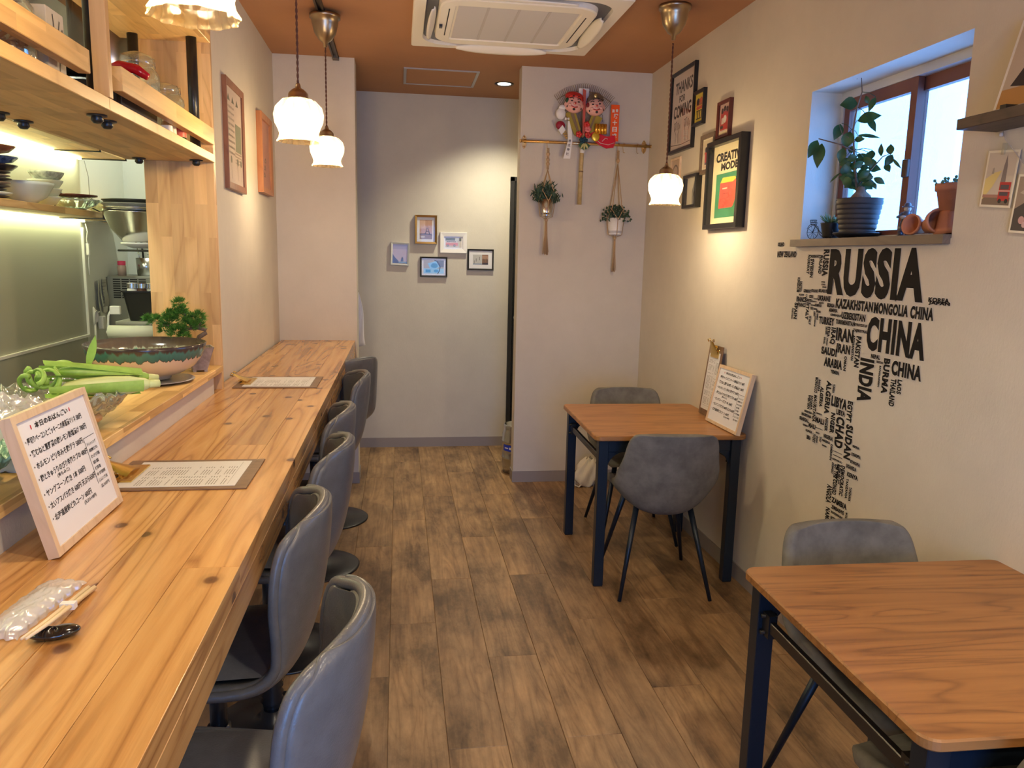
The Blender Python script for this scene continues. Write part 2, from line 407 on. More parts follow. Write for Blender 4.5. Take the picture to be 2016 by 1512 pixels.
struct('ceiling', MB().box((-1.75, -1.9, H), (XR + 0.2, 6.1, H + 0.1)), M['ceiling'])
WY0, WY1, WZ0, WZ1 = 2.085, 2.955, 1.594, 2.160
w = MB()
w.box((XR, -1.9, 0), (XR + 0.2, WY0, H)); w.box((XR, WY1, 0), (XR + 0.2, 6.1, H))
w.box((XR, WY0, 0), (XR + 0.2, WY1, WZ0 - 0.012)); w.box((XR, WY0, WZ1), (XR + 0.2, WY1, H))
struct('wall_right', w, M['wall'])
struct('wall_back', MB().box((-1.75, YB, 0), (XR, 6.1, H)), M['wall_back'])
struct('wall_partition', MB().box((0.757, YP, 0), (XR, YP + 0.11, H)), M['wall'])
struct('wall_column', MB().box((-0.748, 5.023, 0), (-0.266, 5.2, H)), M['wall'])
w = MB().box((-0.80, 3.232, 0), (-0.748, YB, H)).box((-0.80, -1.8, 0), (-0.715, 3.1, 1.018)).box((-0.80, 3.1, 0), (-0.748, 3.232, 1.018))
struct('wall_left', w, M['wall'])
w = MB().box((-1.72, -1.8, 0), (-1.62, 5.0, H)); w.use(1).box((-1.62, -1.8, 0.9), (-1.612, 4.30, 1.64))
struct('wall_kitchen', w, [M['wall_k'], M['panel_k']])
struct('wall_kitchen_end', MB().box((-1.75, 5.0, 0), (-0.80, 5.06, H)), M['wall_k'])
w = MB().box((-1.75, -1.9, 0), (-0.42, -1.8, H)).box((1.12, -1.9, 0), (XR, -1.8, H)).box((-0.42, -1.9, 2.06), (1.12, -1.8, H))
struct('wall_front', w, M['wall'])
t = MB().box((-1.612, 0.3, 1.040), (-1.600, 4.306, 1.052)).box((-1.612, 4.294, 1.052), (-1.600, 4.306, 1.60)); struct('trim_1', t, M['white'])
t = MB().box((-0.266 + 0.0, 5.023, 0), (-0.260, 5.2, 0.075)).box((-0.713, 5.017, 0), (-0.260, 5.023, 0.075)); struct('baseboard_column', t, M['base'])
t = MB().box((0.751, YP, 0), (0.757, YP + 0.11, 0.075)).box((0.751, YP - 0.006, 0), (XR - .006, YP, 0.075)); struct('baseboard_partition', t, M['base'])
struct('baseboard_right', MB().box((XR - 0.006, -1.8, 0), (XR, YP, 0.075)), M['base'])
struct('baseboard_back', MB().box((-0.748, YB - 0.006, 0), (0.84, YB, 0.075)), M['base'])

# black door seen at the end of the passage, on the back wall
d = MB().box((0.842, YB - 0.022, 0), (0.872, YB, 2.10)).box((1.52, YB - 0.022, 0), (1.55, YB, 2.10)).box((0.842, YB - 0.022, 2.07), (1.55, YB, 2.10))
door = struct('door_1', d, M['blackmatte'])
MB().bbox((0.876, YB - 0.016, 0.01), (1.516, YB - 0.002, 2.066)).build('door_leaf', M['black'], door)
hd = MB().cyl((0.905, YB - 0.02, 1.035), (0.905, YB - 0.06, 1.035), 0.024).cyl((0.905, YB - 0.055, 1.035), (1.0, YB - 0.055, 1.035), 0.009).cyl((0.905, YB - 0.02, 0.985), (0.905, YB - 0.035, 0.985), 0.018)
hd.build('door_handle', M['chrome'], door)
# glass entrance door behind the camera
d = MB().box((-0.42, -1.88, 0), (-0.36, -1.82, 2.06)).box((1.06, -1.88, 0), (1.12, -1.82, 2.06)).box((-0.36, -1.88, 2.0), (1.06, -1.82, 2.06)).box((0.33, -1.88, 0), (0.38, -1.82, 2.0)).box((-0.36, -1.88, 0), (1.06, -1.82, 0.10))
door2 = struct('door_2', d, M['dark_wood'])
MB().box((-0.36, -1.856, 0.10), (0.33, -1.850, 2.0)).build('pane', M['pane'], door2)
MB().box((0.38, -1.856, 0.10), (1.06, -1.850, 2.0)).build('pane', M['pane'], door2)

# window in the right wall: brown sliding sashes, white frame, timber ledge
wf = MB().box((1.722, WY0, WZ1 - 0.03), (1.795, WY1, WZ1)).box((1.722, WY1 - 0.02, WZ0), (1.795, WY1, WZ1 - 0.03)).box((1.722, WY0, WZ0), (1.795, WY0 + 0.02, WZ1 - 0.03)).box((1.722, WY0, WZ0 - 0.012), (1.795, WY1, WZ0 + 0.012))
win = struct('window_1', wf, mat('window_frame_white', (0.55, 0.55, 0.55), 0.5))
brown = mat('window_sash_brown', (0.17, 0.062, 0.042), 0.45)
def sash(y0, y1, x0, n):
    s = MB(); t = 0.035
    s.box((x0, y0, WZ0 + 0.012), (x0 + 0.022, y0 + t, WZ1 - 0.03)).box((x0, y1 - t, WZ0 + 0.012), (x0 + 0.022, y1, WZ1 - 0.03))
    s.box((x0, y0 + t, WZ1 - 0.03 - 0.045), (x0 + 0.022, y1 - t, WZ1 - 0.03)).box((x0, y0 + t, WZ0 + 0.012), (x0 + 0.022, y1 - t, WZ0 + 0.03))
    so = s.build('sash', brown, win)
    MB().box((x0 + 0.009, y0 + t, WZ0 + 0.03), (x0 + 0.013, y1 - t, WZ1 - 0.075)).build('pane', M['pane'], so)
sash(2.50, 2.935, 1.728, 0); sash(2.105, 2.545, 1.756, 1)
MB().bbox((1.716, 2.50, 1.80), (1.73, 2.53, 1.86)).build('latch', M['dark_wood'], win)
lg = MB().box((1.571, 2.088, 1.566), (1.725, 2.99, 1.5935)); 
sill = struct('trim_2', lg, M['ledge'])

# ceiling fittings
hatch = thing('ceiling_hatch', 'square ceiling access hatch with thin aluminium rim near the corridor wall', 'hatch', (0.274, 5.42, H))
fr = MB(); a, b = 0.242, 0.235
for (x0, y0, x1, y1) in ((-a, -b, a, -b + .018), (-a, b - .018, a, b), (-a, -b + .018, -a + .018, b - .018), (a - .018, -b + .018, a, b - .018)): fr.box((x0, y0, -0.006), (x1, y1, 0))
fr.build('frame', mat('aluminium', (0.55, 0.53, 0.5), 0.35, 0.8), hatch)
MB().box((-a + .018, -b + .018, -0.003), (a - .018, b - .018, 0)).build('panel', M['ceiling'], hatch)

dl = thing('downlight', 'small round recessed ceiling downlight in black rim above the corridor', 'light', (0.715, 5.5, H))
MB().lathe([(0.045, -0.001), (0.062, -0.006), (0.066, -0.004), (0.066, 0)], 28).build('rim', M['black'], dl)
MB().lathe([(0.0001, -0.003), (0.045, -0.003), (0.046, -0.001)], 24).build('lens', mat('downlight_lens', (1, 1, 1), 0.4, emit=(1.0, 0.93, 0.74), estr=4.0), dl)
sp = bpy.data.lights.new('downlight_lamp', 'SPOT'); sp.energy = 62; sp.color = (1.0, 0.9, 0.66); sp.spot_size = math.radians(120); sp.spot_blend = 0.8; sp.shadow_soft_size = 0.045
so = bpy.data.objects.new('downlight_lamp', sp); COL.objects.link(so); so.location = (0.715, 5.5, H - 0.02)

# unseen lights added as fill behind the viewer and in the kitchen
for i, (x, y, w_, c_, lab) in enumerate(((0.75, -0.9, 26, (1.0, 0.86, 0.66), 'unseen round fill light added above the entrance'), (0.75, 0.5, 30, (1.0, 0.86, 0.66), 'unseen round fill light added between entrance and near table'), (-1.25, 2.6, 24, (0.93, 1.0, 0.80), 'unseen round kitchen fill light added over the worktop'), (-1.2, 4.4, 20, (0.93, 1.0, 0.80), 'unseen round kitchen fill light added by the end wall'))):
    r_ = dup(dl, (x, y, H), 0, lab)
    l = bpy.data.lights.new('downlight_lamp', 'SPOT'); l.energy = w_ * 1.5; l.color = c_; l.spot_size = math.radians(150); l.spot_blend = 0.6; l.shadow_soft_size = 0.05  # spot that gives each added fill light its brightness
    o = bpy.data.objects.new('downlight_lamp', l); COL.objects.link(o); o.location = (x, y, H - 0.02)

# lighting track over the counter
tr = thing('ceiling_track', 'dark slim lighting track running along the ceiling above the counter', 'lighting track', (-0.375, 2.5, H))
MB().box((-0.018, -3.0, -0.018), (-0.008, 2.52, 0)).box((0.008, -3.0, -0.018), (0.018, 2.52, 0)).box((-0.018, -3.0, -0.006), (0.018, 2.52, 0)).build('rail', mat('track_bronze', (0.06, 0.05, 0.045), 0.4, 0.5), tr)
MB().box((-0.018, 2.46, -0.022), (0.018, 2.521, 0)).build('end_cap', mat('track_cap', (0.10, 0.085, 0.075), 0.5), tr)

# ---------------------------------------------------------------- pendant lamps
def shade_mat():
    m = bpy.data.materials.new('fluted_glass_shade'); m.use_nodes = True; nt = m.node_tree; nt.nodes.clear(); L = nt.links.new
    o = nd(nt, 'ShaderNodeOutputMaterial'); tc = nd(nt, 'ShaderNodeTexCoord')
    sx = nd(nt, 'ShaderNodeSeparateXYZ'); L(tc.outputs['Object'], sx.inputs[0])
    at = nd(nt, 'ShaderNodeMath', operation='ARCTAN2'); L(sx.outputs[1], at.inputs[0]); L(sx.outputs[0], at.inputs[1])
    mu = nd(nt, 'ShaderNodeMath', operation='MULTIPLY'); L(at.outputs[0], mu.inputs[0]); mu.inputs[1].default_value = 10
    co = nd(nt, 'ShaderNodeMath', operation='COSINE'); L(mu.outputs[0], co.inputs[0])
    mr = nd(nt, 'ShaderNodeMapRange'); L(co.outputs[0], mr.inputs['Value']); mr.inputs['From Min'].default_value = -1; mr.inputs['To Min'].default_value = 0.15; mr.inputs['To Max'].default_value = 0.42
    t = nd(nt, 'ShaderNodeBsdfTransparent'); t.inputs[0].default_value = (1, 0.94, 0.8, 1)
    d = nd(nt, 'ShaderNodeBsdfTranslucent'); d.inputs[0].default_value = (1.0, 0.86, 0.58, 1)
    g = nd(nt, 'ShaderNodeBsdfGlossy'); g.inputs['Roughness'].default_value = 0.08
    mx = nd(nt, 'ShaderNodeMixShader'); L(mr.outputs[0], mx.inputs[0]); L(t.outputs[0], mx.inputs[1]); L(d.outputs[0], mx.inputs[2])
    lw = nd(nt, 'ShaderNodeLayerWeight'); lw.inputs['Blend'].default_value = 0.2
    m2 = nd(nt, 'ShaderNodeMixShader'); m2r = nd(nt, 'ShaderNodeMath', operation='MULTIPLY'); L(lw.outputs['Facing'], m2r.inputs[0]); m2r.inputs[1].default_value = 0.35
    L(m2r.outputs[0], m2.inputs[0]); L(mx.outputs[0], m2.inputs[1]); L(g.outputs[0], m2.inputs[2]); L(m2.outputs[0], o.inputs[0])
    return m
SH = shade_mat()
BULB = mat('bulb_glow', (1, 1, 1), 0.4, emit=(1.0, 0.80, 0.50), estr=30.0)
CORD = mat('twisted_brown_cord', (0.12, 0.045, 0.025), 0.7)
def pendant_proto():
    """origin at the ceiling; shade centre hangs at local z=-drop, set by moving children"""
    ms = {}
    prof = [(0.026, 0.083), (0.031, 0.078), (0.056, 0.070), (0.076, 0.050), (0.083, 0.024), (0.080, -0.002), (0.070, -0.024), (0.064, -0.040), (0.066, -0.054), (0.074, -0.066), (0.073, -0.0685), (0.064, -0.0545), (0.062, -0.040)]
    fl = lambda a, j: 1 + (0.035 * math.cos(10 * a) if 1 < j < 12 else 0) + (0.02 * math.cos(20 * a) if j in (8, 9, 10) else 0)
    ms['lamp_shade'] = MB().lathe(prof, 80, flute=fl).mesh('lamp_shade', SH)
    ms['cap'] = MB().lathe([(0.0001, 0.128), (0.007, 0.127), (0.009, 0.120), (0.010, 0.112), (0.020, 0.107), (0.031, 0.097), (0.034, 0.090), (0.034, 0.080), (0.036, 0.079), (0.036, 0.075), (0.026, 0.075)], 28).mesh('cap', M['antique'])
    ms['bulb'] = MB().lathe([(0.012, 0.075), (0.014, 0.045), (0.026, 0.018), (0.030, -0.002), (0.024, -0.024), (0.0001, -0.034)], 20).mesh('bulb', BULB)
    ms['canopy'] = MB().lathe([(0.0001, 0.0), (0.075, 0.0), (0.075, -0.016), (0.066, -0.019), (0.063, -0.045), (0.052, -0.085), (0.030, -0.118), (0.012, -0.130), (0.009, -0.150), (0.0001, -0.152)], 32).mesh('canopy', M['antique'])
    return ms
PM = pendant_proto()
def pendant(loc, zs, label, canopy=True, watts=11.3):
    x, y = loc
    t = thing('pendant_lamp', label, 'pendant lamp', (x, y, H), 0, 'fluted glass pendant lamps')
    for n in ('lamp_shade', 'cap', 'bulb'):
        o = link(n, PM[n], t); o.location = (0, 0, zs - H)
    o = link('canopy', PM['canopy'], t); o.location = (0, 0, -0.018 if x < 0 else 0)
    L = H - zs - 0.125
    z1 = -0.165; z0 = -L; m = MB(); n = int(abs(z0 - z1) / 0.006)
    for ph in (0, PI):
        m.tube([(0.0022 * math.cos(ph + i * 0.9), 0.0022 * math.sin(ph + i * 0.9), z1 + (z0 - z1) * i / n) for i in range(n + 1)], 0.0024, 5)
    m.build('cord', CORD, t)
    l = bpy.data.lights.new('pendant_bulb', 'POINT'); l.energy = watts; l.color = LAMP; l.shadow_soft_size = 0.03
    lo = bpy.data.objects.new('pendant_bulb', l); COL.objects.link(lo); lo.location = (x, y, zs - 0.045)
    return t
pendant((-0.345, 2.88), 1.948, 'fluted glass pendant lamp over the counter, higher of the pair hanging before the column')
pendant((-0.358, 4.12), 1.999, 'smaller-looking fluted glass pendant over the counter beside the corridor column')
pendant((-0.342, 1.45), 1.955, 'glass pendant lamp cut by the photo top above the nearest clipboard')
pendant((1.272, 3.68), 1.832, 'fluted glass pendant lamp hanging over the far table by the framed posters')
pendant((-0.33, -0.1), 1.90, 'glass pendant lamp over the counter behind the viewer')
pendant((1.24, 0.45), 1.87, 'glass pendant lamp beside the near table, out of view', watts=15)

# ---------------------------------------------------------------- ceiling air conditioner
ac = thing('ceiling_air_conditioner', 'ivory four-way cassette air conditioner set in the brown ceiling', 'air conditioner', (0.56, 4.06, 2.64))
def rsq(hx, hy, r, n=8, cx=0, cy=0):
    p = []
    for (sx, sy, a0) in ((1, 1, 0), (-1, 1, PI / 2), (-1, -1, PI), (1, -1, 1.5 * PI)):
        for i in range(n + 1):
            a = a0 + PI / 2 * i / n
            p.append((cx + sx * (hx - r) + r * math.cos(a), cy + sy * (hy - r) + r * math.sin(a)))
    return p
def rings(mb, loops, cap_last=True, M=None):
    vs = []; fs = []; k = len(loops[0][0])
    for pts, z in loops: vs += [(p[0], p[1], z) for p in pts]
    for j in range(len(loops) - 1):
        for i in range(k): fs.append((j * k + i, j * k + (i + 1) % k, (j + 1) * k + (i + 1) % k, (j + 1) * k + i))
    if cap_last: fs.append([(len(loops) - 1) * k + i for i in range(k)])
    mb.add(vs, fs, M); return mb
hx, hy = 0.492, 0.492
m = rings(MB(), [(rsq(hx, hy, 0.012), 0.03), (rsq(hx, hy, 0.012), 0.004), (rsq(hx - .004, hy - .004, 0.012), 0.0), (rsq(0.435, 0.435, 0.14), 0.0), (rsq(0.430, 0.430, 0.14), 0.02), (rsq(0.375, 0.375, 0.12), 0.02), (rsq(0.370, 0.370, 0.12), -0.004), (rsq(0.362, 0.362, 0.115), -0.008), (rsq(0.30, 0.285, 0.02), -0.008), (rsq(0.295, 0.28, 0.02), 0.0)])
m.build('panel', M['acwhite'], ac)
MB().box((-0.285, -0.272, -0.004), (0.285, 0.272, 0.0)).build('filter_grille', M['acfilter'], ac)
m = MB()
for x in (-0.145, 0.0, 0.145): m.box((x - 0.006, -0.27, -0.0055), (x + 0.006, 0.27, -0.003))
m.build('grille_bars', mat('ac_bars', (0.52, 0.50, 0.50), 0.5), ac)
sl = MB()
for s in (-1, 1): sl.box((s * 0.325 - 0.0025, -0.23, -0.0095), (s * 0.325 + 0.0025, 0.21, -0.007))
sl.build('slot', M['ink'], ac)
# four louvres, the ones towards the corridor and the sides hanging open
def louvre(drop):
    def f(u, v):
        x = (u - 0.5) * 0.50; e = 1 - abs(2 * u - 1) ** 3
        y = (v - 0.5) * 0.062 * (0.35 + 0.65 * e)
        return (x, y, -0.006 - 0.006 * (1 - (2 * v - 1) ** 2))
    return MB().grid(f, 20, 5)
lm = louvre(0).mesh('louvre', M['acwhite'])
for rz, ang, dz in ((0, 38, -0.012), (PI / 2, 50, -0.012), (PI, 12, 0.0), (-PI / 2, 50, -0.012)):
    o = link('louvre', lm, ac); o.rotation_mode = 'XYZ'
    R = Matrix.Rotation(rz, 4, 'Z') @ Matrix.Translation((0, 0.405, dz)) @ Matrix.Rotation(math.radians(-ang), 4, 'X')
    o.matrix_local = R
    s2 = o.modifiers.new('s', 'SOLIDIFY'); s2.thickness = 0.004
rings(MB(), [(rsq(0.432, 0.432, 0.14), 0.018), (rsq(0.372, 0.372, 0.12), 0.018)], False).build('air_channel', mat('ac_channel', (0.12, 0.13, 0.15), 0.4), ac)
MB().box((-0.36, 0.02, -0.02), (-0.345, 0.05, -0.006)).build('sensor', M['black'], ac)

# ================================================================ COUNTER SIDE
ct = thing('bar_counter', 'long varnished pine bar counter with knots along the kitchen wall', 'counter', (-0.5, 2.6, 0.95))
CX0, CX1, CY0, CY1 = -0.715, -0.280, 0.15, 5.023
bw = [0.10, 0.118, 0.118, 0.099]
x = CX0; jt = [(1.9, 4.3), (0.9, 3.35), (2.25, 4.05), (1.35, 3.2)]
for wd, js in zip(bw, jt):
    ys = [CY0] + list(js) + [CY1]
    xe = x + wd
    for a, b in zip(ys[:-1], ys[1:]):
        if b > 3.23 and a < 3.23 and x < -0.71: pass
        MB().bbox((x + 0.0003 - CX0 - .215, a - 2.6 + .0003, -0.042), (xe - 0.0003 - CX0 - .215, b - 2.6 - .0003, -0.0015), 0.0008).build('board', M['pine'], ct)
    x = xe
for a, b in ((CY0, 2.05), (2.05, 3.9), (3.9, CY1)):
    MB().bbox((0.1995 - 0.035 + .0003, a - 2.6 + .0003, -0.105), (0.22, b - 2.6 - .0003, -0.042 - .0003 + 0.0003), 0.0015).build('front_board', M['pine'], ct)
MB().box((-0.215, CY0 - 2.6, -0.105), (0.16, CY1 - 2.6, -0.0425)).build('core', M['pine'], ct)
MB().box((-0.235, 3.12 - 2.6, -0.042), (-0.2148, 5.023 - 2.6, -0.0015)).build('back_strip', M['pine'], ct)
for y in (0.5, 2.2, 4.0):
    MB().box((-0.215, y - 2.6, -0.16), (0.1, y - 2.57, -0.105)).build('bracket', M['blackmatte'], ct)

lgd = thing('serving_ledge', 'raised laminated wood serving ledge between kitchen and bar counter', 'ledge', (-0.86, 1.6, 1.02))
MB().bbox((-0.20, -1.8, 0.0), (0.16, 1.6 - .001, 0.025), 0.0015).build('shelf_board', M['lamY'], lgd)

# wooden partition and hanging shelf unit
pb = thing('wood_partition', 'tall laminated wood board closing the kitchen opening beside the wall', 'partition', (-0.83, 3.215, 0))
MB().bbox((-0.13, -0.015, 0.0), (0.125, 0.015, H - 0.002), 0.0015).build('board', M['lamZ'], pb)
su = thing('hanging_shelf_unit', 'laminated wood shelf unit with black pipes hung over the kitchen opening', 'shelf unit', (-0.86, 1.5, 1.832))
def B(a, b): return (tuple(a[i] - (-0.86, 1.5, 1.832)[i] for i in range(3)), tuple(b[i] - (-0.86, 1.5, 1.832)[i] for i in range(3)))
MB().bbox(*B((-1.02, -0.1, 1.832), (-0.70, 2.0948, 1.862)), 0.0015).build('lower_shelf', M['lamY'], su)
MB().bbox(*B((-1.02, 2.0952, 1.832), (-0.70, 3.199, 1.862)), 0.0015).build('lower_shelf', M['lamY'], su)
MB().bbox(*B((-1.02, 2.125, 2.267), (-0.70, 3.199, 2.297)), 0.0015).build('upper_shelf', M['lamY'], su)
MB().bbox(*B((-0.735, 2.096, 1.863), (-0.699, 2.122, H - .002)), 0.0015).build('post', M['lamZ'], su)
MB().bbox(*B((-0.728, 2.196, 1.897), (-0.700, 3.199, 1.958)), 0.0015).build('guard_rail', M['lamY'], su)
MB().bbox(*B((-0.728, 0.2, 1.893), (-0.700, 1.985, 1.945)), 0.0015).build('guard_rail', M['lamY'], su)
for (x, y) in ((-.757, 2.17), (-.765, 2.262), (-1.0, 2.2), (-1.0, 2.33), (-.752, 3.13), (-.955, 3.13), (-.757, 0.9), (-1.0, 0.9)):
    p = MB().cyl(B((x, y, 1.862), (0, 0, 0))[0], B((x, y, 2.267 if y > 2.2 else H - .002), (0, 0, 0))[0], 0.0185)
    po = p.build('pipe_post', M['black'], su)
    c = B((x, y, 1.832), (0, 0, 0))[0]
    MB().cyl((c[0], c[1], c[2] - 0.004), (c[0], c[1], c[2]), 0.024).lathe([(0.013, -0.004), (0.015, -0.014), (0.009, -0.021), (0.0001, -0.022)], 16, Matrix.Translation(c)).build('flange', M['black'], su)

# ---------------------------------------------------------------- bar stools
def lerp(a, b, t): return a + (b - a) * t
def spline(keys, t):
    """Catmull-Rom through keys (tuples), t in 0..1"""
    n = len(keys) - 1; f = min(max(t, 0), 1) * n; i = min(int(f), n - 1); u = f - i
    P = [keys[max(i - 1, 0)], keys[i], keys[i + 1], keys[min(i + 2, n)]]
    return tuple(0.5 * (2 * b + (c - a) * u + (2 * a - 5 * b + 4 * c - d) * u * u + (-a + 3 * b - 3 * c + d) * u ** 3) for a, b, c, d in zip(*P))
def shell(keys, nu, nv, thick):
    """keys rows: (y, z, halfwidth, side lift, side wrap forward); returns mesh data and the rim path"""
    def pt(s, t):
        y, z, w, lift, wrap = spline(keys, t)
        a = abs(s)
        return Vector((w * s, y + wrap * a ** 2.2, z + lift * a ** 2.6))
    vs = [pt(2 * i / nu - 1, j / nv) for j in range(nv + 1) for i in range(nu + 1)]
    fs = [(j * (nu + 1) + i, j * (nu + 1) + i + 1, (j + 1) * (nu + 1) + i + 1, (j + 1) * (nu + 1) + i) for j in range(nv) for i in range(nu)]
    rim = [pt(-1, j / nv) for j in range(nv + 1)] + [pt(2 * i / nu - 1, 1) for i in range(1, nu)] + [pt(1, j / nv) for j in range(nv, -1, -1)] + [pt(2 * i / nu - 1, 0) for i in range(nu - 1, 0, -1)]
    return vs, fs, rim
def shell_part(name, keys, m, parent, thick, nu=22, nv=30):
    vs, fs, rim = shell(keys, nu, nv, thick)
    b = MB(); b.sm = True; b.add(vs, fs); b.sm = False
    o = b.build(name, m, parent)
    s = o.modifiers.new('solid', 'SOLIDIFY'); s.thickness = thick; s.offset = 0
    s = o.modifiers.new('sub', 'SUBSURF'); s.levels = 1; s.render_levels = 1
    return o, rim
def make_stool(name, label, group):
    t = thing(name, label, 'bar stool', (0, 0, 0), 0, group)
    # local: faces +y, back at -y; seat z .60
    keys = [(0.205, 0.600, 0.150, 0.0, -0.035), (0.175, 0.606, 0.185, 0.0, -0.02), (0.05, 0.585, 0.200, 0.008, 0.0), (-0.09, 0.565, 0.195, 0.022, 0.005), (-0.17, 0.59, 0.190, 0.03, 0.025),
            (-0.210, 0.66, 0.194, 0.02, 0.055), (-0.232, 0.75, 0.200, 0.008, 0.080), (-0.245, 0.84, 0.198, 0.0, 0.088), (-0.250, 0.90, 0.186, -0.008, 0.080), (-0.251, 0.930, 0.166, -0.018, 0.065), (-0.250, 0.942, 0.140, -0.022, 0.048)]
    o, rim = shell_part('seat_shell', keys, M['leather'], t, 0.032)
    MB().tube([p + Vector((0, 0, 0)) for p in rim], 0.0115, 8, closed=True).build('piping', M['leather'], t)
    vs = []
    cu = MB().grid(lambda u, v: (lambda x, y: (x, y, 0.612 + 0.016 * (1 - abs(2 * u - 1) ** 4) * (1 - abs(2 * v - 1) ** 4)))((2 * u - 1) * (0.178 - 0.03 * max(0, 2 * v - 1) ** 3), -0.15 + v * 0.335), 14, 14)
    cu.build('seat_cushion', M['leather'], t)
    MB().lathe([(0.0001, 0.0), (0.205, 0.0), (0.207, 0.005), (0.20, 0.009), (0.14, 0.016), (0.07, 0.028), (0.038, 0.045), (0.033, 0.07), (0.0001, 0.07)], 48).build('base', M['black'], t)
    MB().cyl((0, 0, 0.06), (0, 0, 0.40), 0.027).build('column', M['black'], t)
    MB().lathe([(0.028, 0.08)] + [(0.036 if i % 2 else 0.029, 0.09 + i * 0.012) for i in range(14)] + [(0.028, 0.26)], 24).build('bellows', M['black'], t)
    MB().cyl((0, 0, 0.40), (0, 0, 0.565), 0.02).box((-0.09, -0.09, 0.562), (0.09, 0.09, 0.572)).cyl((0.02, 0, 0.555), (0.15, 0.03, 0.55), 0.006).build('gas_lift', M['black'], t)
    return t
stools = [(-0.305, 1.20, -4, 0.0, 'nearest bar stool of the row, its grey leather back at the photo bottom'),
          (-0.420, 1.735, 3, 0.0, 'second bar stool from the viewer, grey leather, beside the near clipboard menu'),
          (-0.40, 2.33, -1, 0, 'third bar stool from the viewer, its curved back covering the stool behind'),
          (-0.425, 2.85, 2, 0, 'mostly hidden bar stool, only a slim curved top showing between its neighbours'),
          (-0.40, 3.64, 10, 0, 'second bar stool from the corridor column, grey leather, back turned outward'),
          (-0.385, 4.33, -38, 0.0, 'farthest bar stool by the column, swivelled so its dark inside shows')]
st0 = None
for i, (x, y, r, dz, lab) in enumerate(stools):
    rz = PI / 2 + math.radians(r)
    if st0 is None:
        st0 = make_stool('bar_stool', lab, 'bar stools along the counter'); st0.location = (x, y, 0); st0.rotation_euler = (0, 0, rz)
    else: dup(st0, (x, y, 0), rz, lab)

# ---------------------------------------------------------------- tables
def make_table(label, w, d, h, loc, rz):
    t = thing('dining_table', label, 'table', (*loc, 0), rz, 'walnut topped tables by the right wall')
    m = rings(MB(), [(rsq(w / 2 - .004, d / 2 - .004, .03), h - .024), (rsq(w / 2, d / 2, .034), h - .020), (rsq(w / 2, d / 2, .034), h - .004), (rsq(w / 2 - .003, d / 2 - .003, .032), h)])
    k = len(rsq(1, 1, .1)); m.f.append(list(range(k))[::-1]); m.mi.append(0); m.smooth.append(False)
    m.build('tabletop', M['walnut'], t)
    lx, ly = w / 2 - 0.045, d / 2 - 0.045
    for sx in (-1, 1):
        for sy in (-1, 1):
            l = MB().bbox((sx * lx - 0.0225, sy * ly - 0.0225, 0.004), (sx * lx + 0.0225, sy * ly + 0.0225, h - .024), 0.002).build('leg', M['table_metal'], t)
            MB().box((sx * lx - 0.02, sy * ly - 0.02, 0), (sx * lx + 0.02, sy * ly + 0.02, 0.004)).build('foot_pad', M['black'], l)
    for sy in (-1, 1):
        a = MB().bbox((-lx + .0225, sy * ly - 0.012, h - 0.082), (lx - .0225, sy * ly + 0.012, h - .024), 0.002)
        for sx in (-1, 1):
            pts = [(0, 0), (0.085, 0)] + [(0.085 * (1 - math.sin(q * PI / 16)) if q else 0.085, -0.085 + 0.085 * math.cos(q * PI / 16)) for q in range(1, 8)] + [(0, -0.085)]
            a.prism([(sx * (-lx + .0225 + p[0]) * -1 if sx > 0 else -lx + .0225 + p[0], h - .082 + p[1]) for p in pts], sy * ly - 0.004, sy * ly + 0.004, 'xz')
        a.build('apron', M['table_metal'], t)
    for sx in (-1, 1):
        r = MB().bbox((sx * lx - 0.008, -ly + .0225, h - 0.135), (sx * lx + 0.008, ly - .0225, h - .105), 0.002)
        r.build('side_rail', M['black'], t)
        for sy in (-1, 1):
            b = MB()
            b.box((sx * lx - 0.011, sy * (ly - 0.04) - 0.018, h - 0.15), (sx * lx + 0.011, sy * (ly - 0.04) + 0.018, h - .09))
            for z in (h - .142, h - .098): b.cyl((sx * lx - 0.02, sy * (ly - 0.035), z), (sx * lx + .02, sy * (ly - 0.035), z), 0.005, n=8)
            b.build('rail_bracket', M['black'], t)
    return t
make_table('walnut topped black metal table in the far corner holding two menu boards', 0.715, 0.765, 0.72, (1.2275, 3.635), math.radians(-0.8))
make_table('bare walnut topped black metal table at the lower right, nearest the viewer', 0.73, 0.735, 0.72, (1.237, 1.416), math.radians(-0.9))

# ---------------------------------------------------------------- shell chairs
def make_chair(label):
    t = thing('dining_chair', label, 'chair', (0, 0, 0), 0, 'grey suede tub chairs at the two tables')
    keys = [(0.225, 0.430, 0.155, 0.0, -0.03), (0.20, 0.445, 0.20, 0.005, -0.015), (0.10, 0.435, 0.225, 0.05, 0.0), (-0.02, 0.410, 0.230, 0.11, 0.02), (-0.12, 0.392, 0.225, 0.13, 0.055), (-0.185, 0.405, 0.226, 0.13, 0.080),
            (-0.225, 0.47, 0.226, 0.085, 0.085), (-0.248, 0.56, 0.222, 0.035, 0.078), (-0.264, 0.65, 0.208, 0.0, 0.066), (-0.276, 0.72, 0.196, 0.0, 0.052), (-0.282, 0.757, 0.178, -0.002, 0.040), (-0.284, 0.770, 0.152, -0.006, 0.030)]
    o, rim = shell_part('seat_shell', keys, M['velvet'], t, 0.038)
    MB().grid(lambda u, v: ((2 * u - 1) * 0.185, -0.14 + v * 0.33, 0.462 + 0.018 * (1 - abs(2 * u - 1) ** 4) * (1 - abs(2 * v - 1) ** 4)), 14, 14).build('seat_cushion', M['velvet'], t)
    for sx in (-1, 1):
        for sy, fy in ((-1, -0.235), (1, 0.24)):
            MB().cyl((sx * 0.115, sy * 0.11, 0.435), (sx * 0.205, fy, 0.0), 0.0145, 0.0085, 14).build('leg', M['table_metal'], t)
    return t
